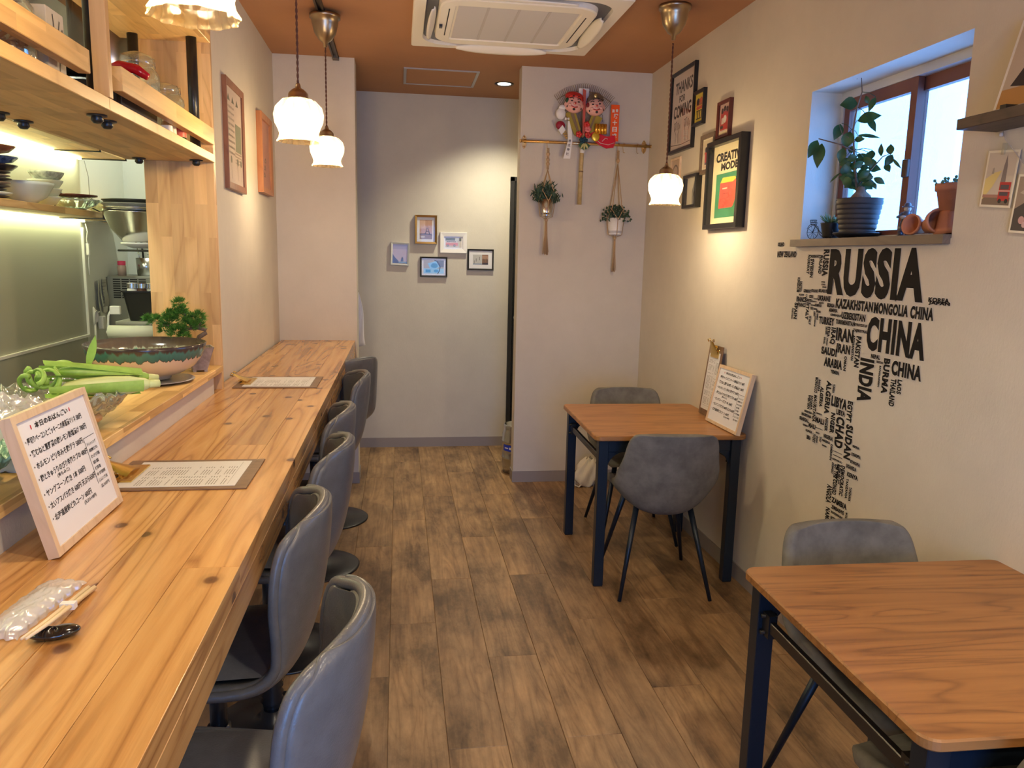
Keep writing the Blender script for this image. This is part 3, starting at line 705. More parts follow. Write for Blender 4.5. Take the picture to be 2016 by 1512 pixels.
ch0 = make_chair('grey suede tub chair seen from behind, tucked under the far table')
ch0.location = (1.19, 3.335, 0); ch0.rotation_euler = (0, 0, math.radians(-5))
dup(ch0, (1.27, 3.99, 0), math.radians(176), 'grey suede tub chair behind the far table, facing the viewer beside the partition')
dup(ch0, (1.27, 1.70, 0), math.radians(181), 'grey suede tub chair against the wall below the word map, behind the near table')
dup(ch0, (1.18, 1.225, 0), math.radians(3), 'grey suede tub chair at the photo bottom, pushed under the near table')

# ---------------------------------------------------------------- pictures
CLR = {}
def flat(c, rough=0.55):
    k = tuple(round(x, 3) for x in c)
    if k not in CLR: CLR[k] = mat('print_%d' % len(CLR), c, rough)
    return CLR[k]
class Art:
    """flat print made of coloured shapes; coordinates 0..1 over a w x h sheet centred on the origin"""
    def __init__(s, w, h): s.w, s.h, s.lay, s.mats, s.mb = w, h, 0, [], MB()
    def _m(s, c):
        m = flat(c) if isinstance(c, tuple) else c
        if m not in s.mats: s.mats.append(m)
        s.mb.use(s.mats.index(m)); s.lay += 1
        return -0.0004 - s.lay * 0.00005
    def P(s, u, v): return ((u - 0.5) * s.w, (v - 0.5) * s.h)
    def rect(s, u0, v0, u1, v1, c): return s.poly([(u0, v0), (u1, v0), (u1, v1), (u0, v1)], c)
    def poly(s, pts, c):
        y = s._m(c); s.mb.add([(s.P(*p)[0], y, s.P(*p)[1]) for p in pts], [list(range(len(pts)))]); return s
    def disc(s, u, v, r, c, asp=1.0, n=20): return s.poly([(u + r * math.cos(2 * PI * i / n), v + r * asp * s.w / s.h * math.sin(2 * PI * i / n)) for i in range(n)], c)
    def text(s, t, u0, v0, u1, v1, c, wt=0.0):
        y = s._m(c); a = s.P(u0, v0); b = s.P(u1, v1); put_text(s.mb, t, a[0], a[1], b[0] - a[0], b[1] - a[1], y, wt); return s
    def line(s, pts, c, t=0.004):
        y = s._m(c)
        for p, q in zip(pts[:-1], pts[1:]):
            a = Vector(s.P(*p)); b = Vector(s.P(*q)); d = (b - a); 
            if d.length < 1e-7: continue
            n = Vector((-d.y, d.x)).normalized() * t / 2; e = d.normalized() * t * 0.3
            s.mb.add([(p2[0], y, p2[1]) for p2 in (a - n - e, b - n + e, b + n + e, a + n - e)], [(0, 1, 2, 3)])
        return s
    def squiggle(s, u0, v, u1, h, c, seed=0, t=0.0012):
        """a row of small strokes standing for illegible small print"""
        r = random.Random(seed); u = u0; y = s._m(c)
        while u < u1:
            k = r.uniform(0.012, 0.03) / 1; 
            a = s.P(u, v - h / 2 * r.uniform(.5, 1)); b = s.P(min(u + k, u1), v + h / 2 * r.uniform(.5, 1))
            s.mb.add([(a[0], y, a[1]), (b[0], y, a[1]), (b[0], y, b[1]), (a[0], y, b[1])], [(0, 1, 2, 3)]); u += k * 1.5
        return s
RW = {'back': (0.0,), 'right': (-PI / 2,), 'left': (PI / 2,)}
def picture(label, wall, c, w, h, depth, bw, fm, mount=0.0, mm=None, art=None, group=None, glass=True, tilt=0.0, name='framed_picture', sheet=None, chamfer=True):
    rz = RW[wall][0]
    t = thing(name, label, 'picture frame', c, rz, group)
    if tilt: t.rotation_euler = Euler((0, tilt, rz), 'XYZ') if wall == 'back' else (0, 0, rz)
    m = MB(); W, Hh = w / 2, h / 2
    lp = [([(-W, -Hh), (W, -Hh), (W, Hh), (-W, Hh)], 0), ([(-W, -Hh), (W, -Hh), (W, Hh), (-W, Hh)], -depth + 0.002), ([(-W + .002, -Hh + .002), (W - .002, -Hh + .002), (W - .002, Hh - .002), (-W + .002, Hh - .002)], -depth)]
    i = bw; dd = -depth if not chamfer else -depth * 0.8
    lp += [([(-W + i, -Hh + i), (W - i, -Hh + i), (W - i, Hh - i), (-W + i, Hh - i)], dd), ([(-W + i, -Hh + i), (W - i, -Hh + i), (W - i, Hh - i), (-W + i, Hh - i)], -0.003)]
    vs = []; fs = []
    for pts, y in lp: vs += [(p[0], y, p[1]) for p in pts]
    for j in range(len(lp) - 1):
        for q in range(4): fs.append((j * 4 + q, j * 4 + (q + 1) % 4, (j + 1) * 4 + (q + 1) % 4, (j + 1) * 4 + q))
    fs.append((0, 3, 2, 1)); m.add(vs, fs); m.build('frame', fm, t)
    iw, ih = w - 2 * bw, h - 2 * bw; fy = -min(depth * 0.45, 0.012)
    MB().box((-iw / 2, fy, -ih / 2), (iw / 2, -0.001, ih / 2)).build('mount' if mount else 'backing', mm or M['paper'], t)
    if art:
        A = Art(iw - 2 * mount, ih - 2 * mount); art(A)
        o = A.mb.build('print', A.mats, t); o.location = (0, fy, 0)
    if glass: MB().box((-iw / 2, dd * 0.9 if dd * .9 < fy - .003 else fy - .0035, -ih / 2), (iw / 2, (dd * 0.9 if dd * .9 < fy - .003 else fy - .0035) + 0.001, ih / 2)).build('glass', M['pglass'], t)
    return t
# corridor wall: five small frames
gY = YB - 0.0005
def art_paris(A):
    A.rect(0, 0, 1, 1, (0.50, 0.30, 0.20)); A.rect(0, 0.55, 0.45, 1, (0.62, 0.42, 0.30)); A.rect(0, 0, 1, 0.30, (0.30, 0.22, 0.20)); A.disc(.25, .12, .18, (0.55, 0.5, 0.45), 0.5)
    c = (0.05, 0.035, 0.03)
    for s in (-1, 1): A.poly([(0.62 + s * .22, .24), (0.62 + s * .14, .24), (0.62 + s * .045, .52), (.62 + s * .01, .9), (.62, .97), (.62 + s * .03, .7), (.62 + s * .09, .5)], c)
    A.rect(.50, .40, .74, .43, c); A.rect(.55, .55, .69, .575, c); A.line([(0, .25), (.4, .28), (1, .22)], c, .004)
def art_sil(A):
    A.rect(0, 0, 1, 1, (0.55, 0.42, 0.36)); A.rect(0, .75, 1, 1, (.42, .33, .32)); A.poly([(0, 0), (0, .5), (.12, .35), (.3, .2), (.5, .05), (1, .1), (1, 0)], (.10, .08, .09)); A.poly([(.55, .1), (.6, .3), (.66, .36), (.72, .3), (.74, .12)], (.12, .12, .16)); A.rect(.4, .03, 1, .1, (.25, .33, .36))
def art_van(A):
    A.rect(0, 0, 1, 1, (.62, .56, .45)); A.rect(0, .68, 1, 1, (.16, .17, .12)); A.rect(.6, .7, .85, 1, (.6, .6, .5)); A.rect(.02, .2, .78, .52, (.72, .28, .20)); A.rect(.04, .5, .7, .72, (.72, .66, .56))
    for u in (.08, .2, .32, .44, .56): A.rect(u, .55, u + .09, .67, (.12, .12, .12))
    for u in (.14, .56): A.disc(u, .2, .07, (.08, .07, .07)); A.disc(u, .2, .035, (.6, .58, .5))
def art_blue_reflection(A):  # the glass's blue reflection is painted into the print colours
    A.rect(0, 0, 1, 1, (.45, .42, .38)); A.rect(.55, .5, 1, 1, (.20, .20, .20)); A.rect(0, 0, 1, .38, (.35, .62, .85)); A.poly([(.2, .75), (.62, .95), (.78, .5), (.55, .3), (.35, .3)], (.30, .60, .90)); A.disc(.53, .6, .17, (.10, .32, .62), .7); A.rect(.1, .08, .35, .3, (.08, .32, .62)); A.disc(.62, .2, .12, (.10, .35, .65), .6); A.line([(.55, 1), (.68, .9), (.82, .55), (.78, .2), (.7, 0)], (.05, .05, .07), .006)
def art_street(A):
    A.rect(0, 0, 1, 1, (.50, .50, .47)); A.rect(.6, 0, 1, 1, (.25, .13, .07)); A.rect(.6, .55, 1, .9, (.42, .25, .16)); A.rect(0, 0, .6, .12, (.25, .32, .42)); A.rect(.62, .0, 1, .2, (.05, .04, .05))
    for u, v in ((.08, .1), (.2, .3), (.42, .45), (.66, .3), (.76, .25), (.86, .3), (.93, .22)): A.rect(u, v, u + .03, v + .32, (.09, .07, .06))
silver = mat('silver_frame', (0.66, 0.70, 0.68), 0.3, 0.3)
picture('small silver-white frame with a sepia skyline, leftmost on the corridor wall', 'back', (0.0075, gY, 1.503), 0.138, 0.170, 0.02, 0.014, silver, 0.0, M['paper'], art_sil, 'small frames on the corridor wall', tilt=0.03)
picture('gold frame with an iron tower photograph, highest on the corridor wall', 'back', (0.202, gY, 1.689), 0.166, 0.214, 0.032, 0.016, M['brass'], 0.020, M['paper'], art_paris, 'small frames on the corridor wall')
picture('white wooden frame with a photo of a pink and cream van', 'back', (0.411, gY, 1.596), 0.205, 0.155, 0.02, 0.030, M['white'], 0.012, M['paper'], art_van, 'small frames on the corridor wall')
picture('dark navy frame with a blue reflection painted into its print, lowest on the corridor wall', 'back', (0.262, gY, 1.411), 0.207, 0.152, 0.018, 0.012, M['blackmatte'], 0.014, M['paper'], art_blue_reflection, 'small frames on the corridor wall')
picture('black frame with white mount and street photo, rightmost on the corridor wall', 'back', (0.621, gY, 1.473), 0.202, 0.160, 0.016, 0.012, M['black'], 0.030, M['paper'], art_street, 'small frames on the corridor wall')

# left wall above the counter
redwood = wood('reddish_frame', (0.17, 0.07, 0.04), (0.25, 0.105, 0.058), (0.31, 0.135, 0.075), 'Z', 0.35, 40, 6, bump=0.05)
orangewood = wood('orange_frame', (0.36, 0.14, 0.055), (0.46, 0.19, 0.075), (0.54, 0.24, 0.10), 'Z', 0.35, 40, 6, bump=0.05)
def art_veg(A):
    g = (.12, .12, .08); A.rect(0, 0, 1, 1, (.62, .50, .42)); A.rect(.55, .36, .95, .66, (.20, .22, .15))
    for i in range(3): A.poly([(.08 + i * .27, .86 - i * .005), (.16 + i * .27, .93), (.26 + i * .27, .86)], g)
    for i in range(9): A.squiggle(.05 + .05 * (i % 2), .80 - i * .06, .5, .03, (.33, .26, .20), i)
    for i in range(4): A.squiggle(.5, .34 - i * .035, .95, .02, (.35, .27, .2), 20 + i)
    for u in (.18, .6, .82): A.line([(u, .24), (u + .05, .05)], (.35, .26, .2), .003); A.line([(u + .1, .24), (u + .08, .05)], (.35, .26, .2), .003); A.disc(u + .05, .25, .05, g)
picture('tall narrow reddish wood frame with printed vegetable chart, nearer on the left wall', 'left', (XL + .0005, 3.785, 2.004), 0.385, 0.470, 0.02, 0.030, redwood, 0, M['cream'], art_veg, 'wooden frames above the counter')
def art_rice(A):
    A.rect(0, 0, 1, 1, (.58, .27, .19))
    for i in range(3): u = .55 - i * .06; v = .42 - i * .11; A.poly([(u - .1, v - .035), (u + .1, v - .03), (u + .04, v + .04), (u - .04, v + .035)], (.22, .13, .08)); A.poly([(u - .05, v - .02), (u + .05, v - .02), (u, v + .02)], (.5, .3, .2))
picture('orange wood frame with three small rice balls on pink paper, farther along the left wall', 'left', (XL + .0005, 4.575, 2.024), 0.345, 0.420, 0.03, 0.032, orangewood, 0, M['cream'], art_rice, 'wooden frames above the counter')

# right wall cluster (y centre, z centre)
rX = XR - .0005; G = 'poster frames above the far table'
def art_thanks(A):
    A.rect(0, 0, 1, 1, (.66, .58, .54)); k = (.03, .02, .02)
    A.text('THANKS', .12, .74, .92, .90, k, .03); A.text('FOR', .32, .62, .60, .71, k, .03); A.text('COMING', .08, .42, .90, .59, k, .035)
    for s, u in ((1, .22), (-1, .70)):
        A.line([(u, .08), (u + s * .02, .2), (u - .05, .26), (u - .09, .33)], k, .004); A.line([(u + .13, .08), (u + .12, .2), (u + .17, .28)], k, .004)
        for q in range(4): c0 = u - .07 + q * .075; A.line([(c0, .26), (c0 - .02 + .015 * q, .34 + .03 * math.sin(q * 1.2 + .6)), (c0 + .035, .35 + .03 * math.sin(q * 1.2 + .6)), (c0 + .05, .27)], k, .0035)
    A.line([(.02, .07), (.5, .045), (.98, .06)], k, .003)
picture('large black frame with hand-lettered thank-you poster and raised hands', 'right', (rX, 4.367, 2.338), 0.372, 0.452, 0.022, 0.020, M['black'], 0, M['paper'], art_thanks, G)
def art_yel(A):
    A.rect(0, 0, 1, 1, (.75, .60, .06)); A.rect(.1, .58, .9, .82, (.45, .16, .10)); A.disc(.32, .73, .16, (.05, .05, .05)); A.disc(.68, .76, .14, (.6, .14, .08)); A.rect(.15, .45, .85, .56, (.58, .12, .08))
    A.rect(.15, .1, .85, .42, (.08, .07, .04)); [A.rect(.2 + .22 * i, .14, .3 + .22 * i, .38, (.7, .56, .08)) for i in range(3)]
picture('small black frame with a yellow and red print right of the thank-you poster', 'right', (rX, 4.112, 2.306), 0.150, 0.182, 0.022, 0.018, M['black'], 0, M['paper'], art_yel, G)
def art_redband(A):
    A.rect(0, 0, 1, 1, (.55, .40, .36)); A.rect(.1, .15, .95, .75, (.45, .05, .05)); A.disc(.25, .78, .12, (.04, .03, .03)); A.disc(.5, .84, .12, (.04, .03, .03)); A.disc(.76, .8, .12, (.04, .03, .03)); A.rect(.2, .35, .45, .55, (.65, .55, .5)); A.disc(.55, .5, .16, (.7, .65, .6)); A.rect(.1, .2, .4, .3, (.08, .05, .05)); A.rect(0, 0, 1, .1, (.7, .6, .4))
picture('small dark red frame with a red figure print, top of the cluster', 'right', (rX, 3.768, 2.192), 0.148, 0.178, 0.022, 0.016, mat('dark_red_frame', (.10, .02, .015), .35), 0, M['paper'], art_redband, G)
def art_grp(A):
    A.rect(0, 0, 1, 1, (.70, .62, .48)); A.rect(.2, .12, .85, .5, (.10, .09, .16)); A.rect(.2, .2, .5, .5, (.45, .06, .08)); A.rect(.15, .5, .9, .58, (.55, .06, .05))
    for u, v in ((.3, .66), (.55, .74), (.75, .66)): A.disc(u, v, .11, (.05, .05, .08)); 
    A.squiggle(.15, .05, .8, .02, (.5, .1, .06), 5)
picture('brown-grey wood frame with a small group print behind the post-box poster', 'right', (rX, 3.958, 2.050), 0.185, 0.200, 0.018, 0.022, M['ledge'], 0.008, M['cream'], art_grp, G)
def art_creative(A):
    A.rect(0, 0, 1, 1, (.74, .66, .42)); k = (.02, .02, .02); g = (.05, .24, .13)
    A.text('CREATIVE', .09, .79, .97, .905, k, .05); A.text('MODE', .27, .675, .83, .775, k, .05)
    A.rect(.13, .08, .93, .64, g)
    A.poly([(.26, .20), (.70, .20), (.74, .22), (.80, .30), (.80, .52), (.76, .56), (.36, .57), (.28, .52)], (.62, .10, .07)); A.poly([(.28, .52), (.70, .515), (.79, .55), (.76, .575), (.36, .585)], (.85, .55, .08))
    A.poly([(.26, .20), (.68, .20), (.68, .515), (.28, .52)], (.66, .09, .075)); A.rect(.36, .44, .52, .455, (.8, .6, .5)); A.line([(.38, .38), (.58, .38)], k, .002); A.line([(.38, .32), (.58, .32), (.58, .46), (.38, .46), (.38, .25)], (.35, .04, .04), .0015)
picture('large deep black frame with a poster of a red box on green', 'right', (rX, 3.683, 1.875), 0.405, 0.430, 0.045, 0.024, M['black'], 0, M['paper'], art_creative, G, chamfer=False)
def art_bw(A):
    A.rect(0, 0, 1, 1, (.7, .66, .55)); A.poly([(.5, 0), (.45, .5), (.6, .8), (.7, 1), (1, 1), (1, 0)], (.25, .25, .24)); A.rect(.72, 0, 1, .6, (.05, .05, .05)); A.disc(.7, .4, .12, (.08, .08, .08))
picture('small deep black box frame with a pale photo beside the pendant lamp', 'right', (rX, 4.135, 1.874), 0.195, 0.178, 0.035, 0.016, M['black'], 0, M['cream'], art_bw, G, chamfer=False)
def art_pale(A):
    A.rect(0, 0, 1, 1, (.6, .45, .33)); A.disc(.5, .5, .38, (.2, .15, .13)); A.disc(.5, .52, .28, (.55, .42, .33)); A.rect(.25, .1, .75, .3, (.35, .26, .2))
picture('pale wood frame with an oval print partly hidden behind the pendant lamp', 'right', (rX, 4.44, 2.00), 0.155, 0.175, 0.012, 0.014, M['maple'], 0, M['cream'], art_pale, G)

# ---------------------------------------------------------------- word map decal
WORDS = """ICELAND h 3.137 3.082 1.568 1.585
NEW_ZEALAND h 3.135 2.975 1.523 1.548
NORWAY v 2.884 2.862 1.458 1.534
SWEDEN v 2.858 2.834 1.446 1.518
NORWAY h 2.861 2.796 1.522 1.534
FINLAND v 2.797 2.773 1.462 1.532
RUSSIA v 2.770 2.729 1.453 1.554
RUSSIA h 2.722 2.179 1.386 1.557
ESTONIA h 2.768 2.742 1.429 1.435
LATVIA h 2.767 2.737 1.419 1.425
LITHUANIA h 2.759 2.729 1.410 1.416
GERMANY h 2.895 2.837 1.386 1.399
POLAND h 2.835 2.786 1.390 1.402
BELARUS h 2.782 2.723 1.392 1.405
UNITED v 2.931 2.910 1.386 1.430
KINGDOM v 2.949 2.928 1.385 1.444
BELGIUM h 2.927 2.889 1.372 1.380
FRANCE h 2.945 2.869 1.347 1.368
LUX v 2.874 2.861 1.348 1.379
CZECH h 2.848 2.817 1.367 1.379
SLOVAKIA h 2.814 2.785 1.363 1.368
UKRAINE h 2.784 2.695 1.360 1.381
AUSTRIA h 2.863 2.821 1.352 1.363
HUNGARY h 2.820 2.789 1.352 1.357
MOLDOVA h 2.772 2.738 1.349 1.356
SPAIN v 2.957 2.930 1.276 1.342
PORTUGAL v 2.976 2.962 1.274 1.319
FRANCE h 2.931 2.868 1.328 1.344
SWISS h 2.863 2.831 1.343 1.349
SLOVENIA h 2.830 2.801 1.337 1.343
ROMANIA h 2.801 2.751 1.336 1.348
ITALY v 2.864 2.841 1.279 1.341
ITALY v 2.836 2.820 1.262 1.297
CROATIA h 2.832 2.808 1.322 1.333
SERBIA h 2.806 2.779 1.323 1.330
BULGARIA h 2.786 2.754 1.314 1.323
ALBANIA v 2.805 2.790 1.298 1.318
GREECE v 2.795 2.786 1.259 1.300
GREECE v 2.782 2.769 1.287 1.311
GEORGIA h 2.715 2.663 1.340 1.355
ARMENIA h 2.699 2.640 1.323 1.337
AZERBAIJAN h 2.687 2.615 1.307 1.318
UZBEKISTAN h 2.612 2.465 1.304 1.330
KAZAKHSTAN h 2.656 2.427 1.340 1.376
MONGOLIA h 2.422 2.241 1.338 1.376
CHINA h 2.231 2.122 1.336 1.376
JAPAN h 2.151 2.057 1.383 1.396
KOREA h 2.153 2.061 1.393 1.407
TURKEY h 2.762 2.654 1.273 1.302
TURKMENISTAN h 2.645 2.525 1.283 1.300
KYRGYZSTAN h 2.525 2.449 1.286 1.296
TAJIKISTAN h 2.530 2.451 1.263 1.276
CHINA h 2.448 2.143 1.210 1.327
SYRIA v 2.697 2.677 1.229 1.268
LEBANON v 2.710 2.697 1.237 1.267
JORDAN v 2.700 2.687 1.197 1.226
ISRAEL v 2.717 2.704 1.199 1.227
IRAQ v 2.675 2.639 1.205 1.268
IRAN h 2.636 2.526 1.223 1.271
IRAN h 2.626 2.537 1.180 1.214
AFGHANISTAN v 2.529 2.514 1.162 1.254
PAKISTAN v 2.507 2.476 1.142 1.252
SAUDI h 2.726 2.621 1.161 1.191
ARABIA h 2.701 2.578 1.119 1.153
OMAN v 2.570 2.553 1.119 1.173
YEMEN h 2.652 2.595 1.098 1.112
INDIA v 2.470 2.389 1.028 1.181
NEPAL h 2.412 2.361 1.186 1.201
BHUTAN h 2.378 2.342 1.174 1.182
BANGLADESH v 2.360 2.350 1.095 1.168
BURMA v 2.339 2.305 1.077 1.196
CHINA h 2.295 2.147 1.146 1.195
THAILAND v 2.292 2.263 1.044 1.135
LAOS v 2.258 2.235 1.090 1.137
MOROCCO v 2.751 2.729 1.006 1.068
SAHARA v 2.727 2.712 1.015 1.062
ALGERIA v 2.709 2.685 0.959 1.038
ALGERIA v 2.670 2.635 0.941 1.068
TUNISIA v 2.627 2.612 1.027 1.062
LIBYA h 2.627 2.525 0.979 1.018
LIBYA h 2.588 2.532 0.954 0.975
EGYPT v 2.522 2.489 0.942 1.018
SUDAN v 2.518 2.474 0.807 0.933
CHAD v 2.584 2.529 0.833 0.949
NIGER v 2.622 2.592 0.876 0.955
NIGER v 2.657 2.636 0.876 0.928
MAURITANIA v 2.750 2.726 0.892 0.998
WESTERN v 2.793 2.771 0.934 0.992
SAHARA v 2.769 2.755 0.935 0.992
MALI h 2.725 2.663 0.895 0.918
MALI h 2.771 2.720 0.865 0.884
MALI h 2.722 2.685 0.928 0.935
MAURITANIA h 2.811 2.754 0.918 0.927
MAURITANIA h 2.830 2.754 0.901 0.913
SENEGAL h 2.844 2.772 0.880 0.895
GAMBIA h 2.815 2.774 0.862 0.870
GUINEA h 2.790 2.741 0.844 0.854
LIBERIA h 2.779 2.748 0.816 0.832
IVORY v 2.735 2.712 0.812 0.847
BURKINA h 2.718 2.666 0.874 0.877
FASO h 2.715 2.687 0.853 0.860
GHANA v 2.709 2.695 0.817 0.845
TOGO v 2.686 2.671 0.826 0.848
NIGERIA h 2.658 2.594 0.849 0.865
NIGERIA h 2.664 2.610 0.833 0.843
BENIN h 2.663 2.631 0.816 0.822
CAMEROON v 2.605 2.590 0.776 0.838
CENTRAL h 2.586 2.526 0.815 0.818
AFRICAN h 2.584 2.524 0.800 0.804
REPUBLIC h 2.585 2.522 0.783 0.790
CONGO v 2.587 2.571 0.730 0.773
DEMOCRATIC v 2.524 2.500 0.665 0.778
REPUBLIC v 2.552 2.526 0.704 0.776
OF_THE_CONGO v 2.569 2.541 0.656 0.771
ERITREA h 2.467 2.426 0.859 0.868
ETHIOPIA h 2.470 2.413 0.828 0.840
ETHIOPIA h 2.472 2.413 0.800 0.812
UGANDA h 2.495 2.432 0.777 0.792
KENYA h 2.484 2.418 0.748 0.765
TANZANIA v 2.486 2.471 0.665 0.740
TANZANIA v 2.463 2.448 0.662 0.715
ANGOLA v 2.605 2.569 0.614 0.684
ZAMBIA h 2.567 2.468 0.625 0.646
ZIMBABWE h 2.564 2.481 0.601 0.616
BOTSWANA h 2.563 2.485 0.583 0.593
BOTSWANA h 2.562 2.485 0.560 0.573
NAMIBIA v 2.599 2.570 0.517 0.596
SOUTH h 2.562 2.482 0.543 0.552
MOZAMBIQUE v 2.473 2.458 0.552 0.617
AFRICA h 2.565 2.485 0.517 0.525"""
dc = thing('wall_decal', 'black lettered world map wall sticker made of country names below the window', 'wall sticker', (XR, 2.6, 1.2), 0)
STK = mat('decal_black', (0.016, 0.014, 0.013), 0.8, spec=0.15); BK = mat('decal_backing', (0.68, 0.64, 0.58), 0.5)
for ln in WORDS.split('\n'):
    tx, o, ya, yb, z0, z1 = ln.split(); ya, yb, z0, z1 = map(float, (ya, yb, z0, z1)); tx = tx.replace('_', ' ')
    m = MB(); W = ya - yb; Hh = z1 - z0
    # local frame of a wall-facing part: x runs to the viewer's right (-Y)
    wt = 0.055
    m.use(1)
    e = 0.0022
    put_text(m, tx, -e, -e, W + 2 * e, Hh + 2 * e, -0.0006, wt + 0.015, down=(o == 'v'), spacing=1.1)
    m.use(0)
    put_text(m, tx, 0, 0, W, Hh, -0.0012, wt, down=(o == 'v'), spacing=1.1)
    c = m.build('country_name', [STK, BK], dc)
    c.location = (-0.0003, ya - 2.6, z0 - 1.2); c.rotation_euler = (0, 0, -PI / 2)

# ---------------------------------------------------------------- shelf and cards at the right edge
ws = thing('wall_shelf', 'dark stained wooden wall shelf at the upper right edge', 'shelf', (XR, 1.3, 1.87))
MB().bbox((-0.122, -0.6, -0.010), (-0.0005, 0.655, 0.018), 0.0015).build('board', M['dark_wood'], ws)
for y in (0.5, -0.3): MB().box((-0.11, y, 0.018), (-0.002, y + 0.02, 0.03)).box((-0.02, y, 0.018), (-0.001, y + 0.02, 0.06)).build('bracket', M['black'], ws)
def art_cal(A):
    A.rect(0, 0, 1, 1, (.50, .42, .34)); A.rect(0, 0, 1, .22, (.45, .24, .08)); A.poly([(.08, .25), (.3, .2), (.6, .5), (.95, .55), (1, 1), (.55, 1), (.25, .6)], (.03, .025, .03))
lp = thing('leaning_picture', 'white-edged picture leaning on the wall shelf at the upper right corner', 'picture', (1.53, 1.73, 1.890), -PI / 2)
mm_ = rotm(0, (0, 0, 0), math.radians(-14))
MB().box((-0.16, -0.008, 0.0), (0.16, 0.0, 0.24), mm_).build('canvas', M['paper'], lp)
A = Art(0.30, 0.22); art_cal(A); o = A.mb.build('print', A.mats, lp); o.matrix_local = mm_ @ Matrix.Translation((0, -0.0085, 0.12))
def art_bus(A):
    A.rect(0, 0, 1, 1, (.60, .52, .42)); A.rect(0, 0, 1, .15, (.2, .14, .1)); A.poly([(0, .1), (0, .5), (.3, .62), (.55, .66), (.3, .35)], (.72, .58, .22)); A.rect(.0, .14, .6, .2, (.4, .2, .15)); A.poly([(.56, .4), (.60, .75), (.66, .97), (.72, .75), (.74, .4)], (.22, .18, .17)); A.rect(.56, .08, .96, .44, (.50, .03, .03)); A.rect(.6, .3, .9, .39, (.08, .06, .08)); A.rect(.6, .18, .9, .25, (.08, .06, .08)); A.rect(.56, .26, .96, .285, (.7, .4, .35)); A.disc(.65, .08, .06, (.02, .02, .02)); A.disc(.88, .08, .06, (.02, .02, .02)); A.poly([(.2, .6), (.22, .7), (.27, .72), (.28, .6)], (.35, .3, .25))
def art_rocks(A):
    A.rect(0, 0, 1, 1, (.33, .25, .19)); A.poly([(0, 0), (0, .4), (.5, .6), (1, .3), (1, 0)], (.06, .05, .05)); A.disc(.3, .2, .10, (.6, .35, .32)); A.disc(.42, .12, .08, (.65, .45, .42)); A.poly([(.1, .7), (.5, .9), (.9, .75), (.6, .6)], (.5, .42, .32)); A.disc(.7, .5, .1, (.5, .4, .3))
cord = thing('card_string', 'thin white string pinned under the wall shelf for hanging cards', 'string', (1.588, 1.90, 1.84), 0)
MB().tube([(0.002, 0.025, 0.018), (0, 0.012, -0.005), (0, -0.005, -0.02), (0, -0.06, -0.075), (0, -0.12, -0.095), (0, -0.2, -0.10)], 0.001, 6).ball((0.0, 0.028, 0.010), 0.006).build('string', mat('string_white', (.55, .5, .45), .7), cord)
def card(label, y, z, w, h, tilt, art, px=1.590):
    t = thing('hanging_card', label, 'postcard', (px, y, z), -PI / 2, 'postcards clipped under the wall shelf')
    R = Matrix.Rotation(tilt, 4, 'Y')
    MB().box((-w / 2, -0.0006, -h), (w / 2, 0, 0), R).build('card', M['cream'], t)
    A = Art(w - .012, h - .012); art(A); o = A.mb.build('print', A.mats, t); o.matrix_local = R @ Matrix.Translation((0, -0.0004, -h / 2))
    MB().box((-0.005, -0.006, -0.012), (0.005, 0.002, 0.018), R).build('clip', M['jar'], t)
card('postcard of a red double-decker bus and clock tower clipped under the wall shelf', 1.911, 1.808, 0.112, 0.148, 0.09, art_bus)
card('dark sepia postcard cut by the right photo edge, lower of the clipped pair', 1.795, 1.735, 0.112, 0.148, 0.09, art_rocks)

# ================================================================ WINDOW LEDGE THINGS
def leafquad(mb, c, L, W, ang, face, curl=0.15):
    """leaf blade: centre c, length L, width W, angle (deg) in the plane facing `face` (unit normal)"""
    n = Vector(face).normalized(); r = Vector((0, 0, 1)).cross(n)
    r = r.normalized() if r.length > 1e-4 else Vector((1, 0, 0)); u = n.cross(r)
    a = math.radians(ang); d = r * math.cos(a) + u * math.sin(a); s = n.cross(d)
    c = Vector(c); vs = []; prof = [0.0, 0.62, 0.95, 1.0, 0.8, 0.42, 0.0]; k = len(prof) - 1
    for i, w in enumerate(prof):
        p = c + d * L * (i / k - 0.5) - n * (curl * L * (2 * i / k - 1) ** 2 * 0.5)
        hw = W / 2 * w
        if hw < 1e-6: vs.append(p)
        else: vs += [p - s * hw + n * hw * .25, p, p + s * hw + n * hw * .25]
    fs = [(0, 1, 2), (0, 2, 3)]
    for i in range(1, k - 1):
        b = 1 + (i - 1) * 3; fs += [(b, b + 3, b + 4, b + 1), (b + 1, b + 4, b + 5, b + 2)]
    b = 1 + (k - 2) * 3; e = len(vs) - 1; fs += [(b, e, b + 1), (b + 1, e, b + 2)]
    mb.sm = True; mb.add(vs, fs); mb.sm = False
ZS = 1.594
POT = (1.668, 2.682)
fp = thing('potted_ficus', 'leafy ficus in a ribbed dark pot, biggest plant on the window ledge', 'potted plant', (*POT, ZS))
MB().lathe([(0.0001, 0.002), (0.06, 0.002), (0.078, 0.012), (0.084, 0.018), (0.082, 0.021), (0.07, 0.010), (0.0001, 0.010)], 40).build('saucer', M['black'], fp)
pr = [(0.0001, 0.014), (0.058, 0.014)]
for i in range(7): r = 0.060 + i * 0.0029; pr += [(r, 0.016 + i * 0.0175), (r + 0.0022, 0.020 + i * 0.0175), (r + 0.0026, 0.029 + i * 0.0175), (r + 0.0008, 0.033 + i * 0.0175)]
pr += [(0.081, 0.143), (0.076, 0.143), (0.072, 0.125), (0.0001, 0.125)]
MB().lathe(pr, 44).build('pot', mat('pot_charcoal', (0.035, 0.03, 0.03), 0.6), fp)
MB().lathe([(0.0001, 0.123), (0.070, 0.123), (0.05, 0.13), (0.0001, 0.134)], 24).build('soil', M['soil'], fp)
